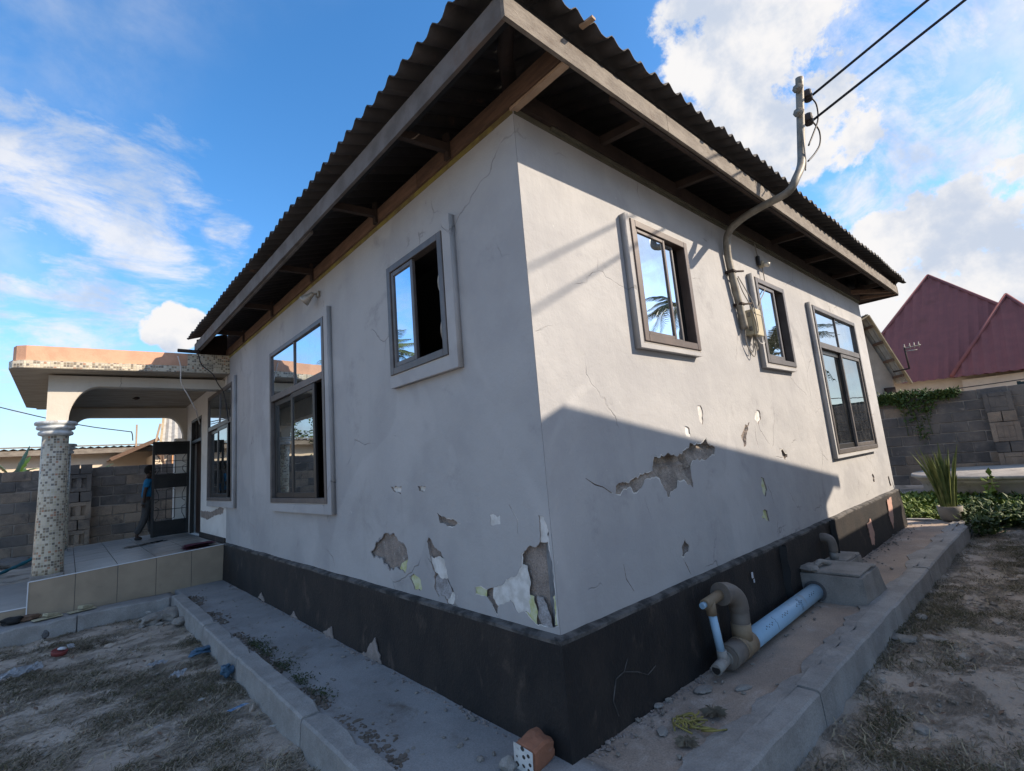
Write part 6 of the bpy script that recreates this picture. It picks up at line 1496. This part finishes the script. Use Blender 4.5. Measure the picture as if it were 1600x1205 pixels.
# on the porch and step
mt = thing('folded_mat', (-.36, 6.86, .615), 'folded dusty pink cloth mat at the edge of the porch floor', 'mat')
for k_, (dz, sc, yw) in enumerate(((.012, 1.0, .12), (.034, .97, .16), (.055, .92, .10))):
    mb = MB(); V_ = {}; n = 9
    for i in range(n + 1):
        for j in range(n + 1):
            u, v = (i / n - .5) * .42 * sc, (j / n - .5) * .30 * sc; q = Matrix.Rotation(yw, 3, 'Z') @ Vector((u, v, 0)); V_[i, j] = mb.bm.verts.new((-.31 + q.x, 6.92 + q.y, .615 + dz + .012 * noise.noise(Vector((u * 9, v * 9, k_ * 5))) - (.02 * max(0, abs(u) * 5 - .8))))
    fs_ = [mb.bm.faces.new((V_[i, j], V_[i + 1, j], V_[i + 1, j + 1], V_[i, j + 1])) for i in range(n) for j in range(n)]
    for f in fs_: f.smooth = True
    bmesh.ops.solidify(mb.bm, geom=fs_, thickness=.016); mb.build('cloth_fold', 'cloth_pink', mt)
lit(flake('black_cloth', (-.62, 8.9, .616), (.34, .16), .5, 'rubber_black', (0, 0), .02), 'black rag lying on the porch floor', 'rag')
lit(flake('grey_sack', (-.86, 8.8, .608), (.4, .2), .3, 'mortar', (0, 0), .03), 'grey flattened sack on the porch floor beside the black rag', 'sack')
for (x, y, yw, lb) in ((-1.90, 6.36, .25, 'pale yellow foam piece shaped like a sandal on the cement strip'), (-1.60, 6.42, .3, 'pale yellow foam sheet on the cement strip nearer the porch')):
    sp = thing('foam_piece', (x, y, .13), lb, 'foam')
    m = MB(); m.obox((x, y, .142), (.26, .10, .012), Matrix.Rotation(yw, 3, 'Z'), .004); m.build('sheet', 'foam_yellow', sp)
    m = MB(); m.obox((x + .03, y + .02, .170), (.12, .09, .035), Matrix.Rotation(yw + .3, 3, 'Z') @ Matrix.Rotation(.15, 3, 'Y'), .006, .006); m.build('lump', 'foam_yellow', sp)
m = MB(); m.rock((-2.20, 6.46, .17), (.20, .12, .09), .3, 3); lit(m.build('shoe', 'rubber_black', loc=(-2.2, 6.46, .13)), 'black shoe on the cement strip at the left edge', 'shoe')
m = MB(); m.rock((-2.05, 6.50, .16), (.18, .10, .07), .4, 3); lit(m.build('shoe', 'timber_brown', loc=(-2.05, 6.5, .13)), 'brown shoe beside the black one below the step', 'shoe')
m = MB(); m.tube(smooth_path([(-2.62, 10.6, .30), (-2.50, 10.9, .33), (-2.38, 11.2, .36), (-2.20, 11.3, .45), (-2.0, 11.35, .60)]), [.015, .02, .025, .03, .03, .02, .025, .03, .03, .025, .03, .035, .03, .025, .03, .03, .025, .03, .025, .02, .015], 7); lit(m.build('teal_cloth', 'cloth_teal', loc=(-2.4, 11, .3)), 'twisted teal cloth draped over rubble behind the column', 'cloth')
for (x, y, d, lb) in ((-2.75, 12.2, (.9, .7, .34), 'dark rubble heap below the left boundary wall'), (-2.35, 11.9, (.6, .5, .28), 'smaller dark rubble heap next to the teal cloth')):
    m = MB(); m.rock((x, y, gh(x, y)), d, .5, 3); lit(m.build('rubble', 'block_sooty', loc=(x, y, 0)), lb, 'rubble')
m = MB(); m.rock((-1.9, 5.95, .04), (.06, .06, .09), .5, 2); lit(m.build('pebble', 'concrete_dark', loc=(-1.9, 5.95, 0)), 'dark upright stone before the kerb at the far left', 'stone')

# pebbles, crumbs and dry grass
m = MB(); cnt = 0
while cnt < 1500:
    x, y = (R(-2.9, -.75), R(.3, 6.0)) if R(0, 1) < .45 else (R(-.3, 8), R(-1.9, -.66))
    if R(0, 1) < .25: x, y = (R(.0, 7.4), -.06 - abs(random.gauss(0, .12))) if R(0, 1) < .6 else (R(-.6, -.08), R(.1, 6.3))
    on = (y > -.56 and x > 0) or (-.64 < x < 0 and y > 0); z = .125 if on else gh(x, y)
    s_ = min(.028, abs(random.gauss(.006, .006)) + .003); r = bmesh.ops.create_icosphere(m.bm, subdivisions=1, radius=1.0, matrix=Matrix.Translation((x, y, z + s_ * .25)) @ Matrix.Rotation(R(0, 6), 4, 'Z') @ Matrix.Diagonal((s_ * R(.7, 1.3), s_ * R(.5, 1), s_ * R(.3, .6), 1)))
    for v in r['verts']: v.co += Vector((R(-1, 1), R(-1, 1), R(-1, 1))) * s_ * .14
    cnt += 1
tag(m.build('gravel', 'stone'), 'loose pebbles and cement crumbs', kind='stuff')
def grass_field(name, n, region, m_, seed, L, hgt, thr, label, wd=.0035):
    rnd = random.Random(seed); vs_, fs_ = [], []; k_ = 0; tries = 0
    while k_ < n and tries < n * 8:
        tries += 1
        x, y = rnd.uniform(region[0], region[1]), rnd.uniform(region[2], region[3])
        v = noise.noise(Vector((x * 1.3, y * 2.0, seed))) + .6 * noise.noise(Vector((x * 4.2, y * 5.2, seed + 5)))
        if v < thr + rnd.uniform(-.12, .2): continue
        ht = gh(x, y) + max(0, v - thr) * hgt * rnd.random(); an = rnd.gauss(.35, .9); l_ = L * rnd.uniform(.35, 1.2); up = rnd.uniform(-.05, .28) * l_
        d = Vector((math.cos(an), math.sin(an), 0)); s_ = Vector((-d.y, d.x, 0)) * wd * rnd.uniform(.6, 1.4); c = Vector((x, y, ht)); mid = c + d * l_ * .5 + Vector((rnd.gauss(0, .01), rnd.gauss(0, .01), up * .8 + .006)); e = c + d * l_ + Vector((rnd.gauss(0, .02), rnd.gauss(0, .02), up * .5))
        b = len(vs_); vs_ += [c - s_, c + s_, mid - s_, mid + s_, e]; fs_ += [(b, b + 1, b + 3, b + 2), (b + 2, b + 3, b + 4)]; k_ += 1
    me = bpy.data.meshes.new(name); me.from_pydata([tuple(v) for v in vs_], [], fs_); me.materials.append(MAT[m_]); ob = bpy.data.objects.new(name, me); COL.objects.link(ob); return tag(ob, label, kind='stuff')
grass_field('dry_grass', 22000, (-3.0, -.76, .2, 6.05), 'dry_grass', 3, .075, .030, -.12, 'raked dry grass over the shaded left ground', .0022)
grass_field('dry_grass', 11000, (-3.0, -.76, .2, 6.05), 'dry_grass_green', 3, .07, .075, .13, 'darker half green cuttings on the left ground', .0026)
grass_field('dry_grass', 22000, (.0, 8.0, -2.3, -.67), 'dry_grass', 11, .07, .028, -.12, 'raked dry grass over the right dirt', .0022)
grass_field('dry_grass', 13000, (.0, 8.0, -2.3, -.67), 'dry_grass_green', 11, .07, .075, .13, 'darker half green cuttings on the right dirt', .0026)
m = MB()
for _ in range(420):
    x, y = (R(-2.9, -.76), R(.3, 6.0)) if R(0, 1) < .5 else (R(.2, 7.5), R(-1.9, -.68))
    an = R(0, 6.28); L = R(.012, .035); d = Vector((math.cos(an), math.sin(an), R(-.2, .4))) * L; s_ = Vector((-math.sin(an), math.cos(an), R(-.3, .3))) * L * .35; c = Vector((x, y, gh(x, y) + .010))
    m.poly((c - d, c + s_, c + d, c - s_))
tag(m.build('dead_leaves', 'timber_brown'), 'scattered small brown dead leaves on the dirt', kind='stuff')
grass_field('straw', 1300, (-3.0, -.76, .2, 6.05), 'straw', 7, .10, .02, -.25, 'pale straw stalks scattered on the left ground', .0022)
grass_field('straw', 1600, (.0, 8.0, -2.3, -.67), 'straw', 9, .10, .02, -.25, 'pale straw stalks scattered on the right dirt', .0022)

# crumbled soil inside the left kerb, dust along the plinth foot, rubble crumbs in the corner
def crumbs(name, n, fn, m_, label, smin, smax, zf):
    mb = MB()
    for _ in range(n):
        x, y = fn(); s_ = R(smin, smax) * (1 if R(0, 1) < .85 else 1.8); z = zf(x, y)
        r = bmesh.ops.create_icosphere(mb.bm, subdivisions=1, radius=1.0, matrix=Matrix.Translation((x, y, z + s_ * .2)) @ Matrix.Rotation(R(0, 6), 4, 'Z') @ Matrix.Diagonal((s_ * R(.8, 1.6), s_ * R(.6, 1.1), s_ * R(.35, .7), 1)))
        for v in r['verts']: v.co += Vector((R(-1, 1), R(-1, 1), R(-1, 1))) * s_ * .18
    tag(mb.build(name, m_), label, kind='stuff')
def along_kerb():
    while True:
        y = R(.5, 6.0); v = noise.noise(Vector((y * 1.7, 3, 3)))
        if v > -.15: return (-.60 + abs(random.gauss(0, .035 + .05 * max(0, v))), y)
crumbs('soil_crumbs', 900, along_kerb, 'soil', 'dark soil crumbs along the inside of the left kerb', .004, .013, lambda x, y: .125)
crumbs('dust_crumbs', 800, lambda: (R(.05, 6.8), -.065 - abs(random.gauss(0, .030))), 'raw_base', 'dusty crumbs along the foot of the right plinth', .003, .010, lambda x, y: .118)
crumbs('dust_crumbs', 350, lambda: (-.07 - abs(random.gauss(0, .02)), R(.05, 6.4)), 'raw_base', 'dusty crumbs along the foot of the left plinth', .003, .009, lambda x, y: .125)
crumbs('rubble_crumbs', 60, lambda: (-.80 - abs(random.gauss(0, .16)), 5.95 - abs(random.gauss(0, .28))), 'stone', 'grey rubble crumbs in the corner of the kerbs', .015, .05, gh)
crumbs('clods', 260, lambda: (R(-2.9, -.78), R(.3, 6.0)), 'ground', 'small clods of earth on the left ground', .008, .024, gh)
crumbs('clods', 320, lambda: (R(.2, 7.6), R(-1.9, -.68)), 'ground', 'small clods of earth on the right dirt', .008, .026, gh)
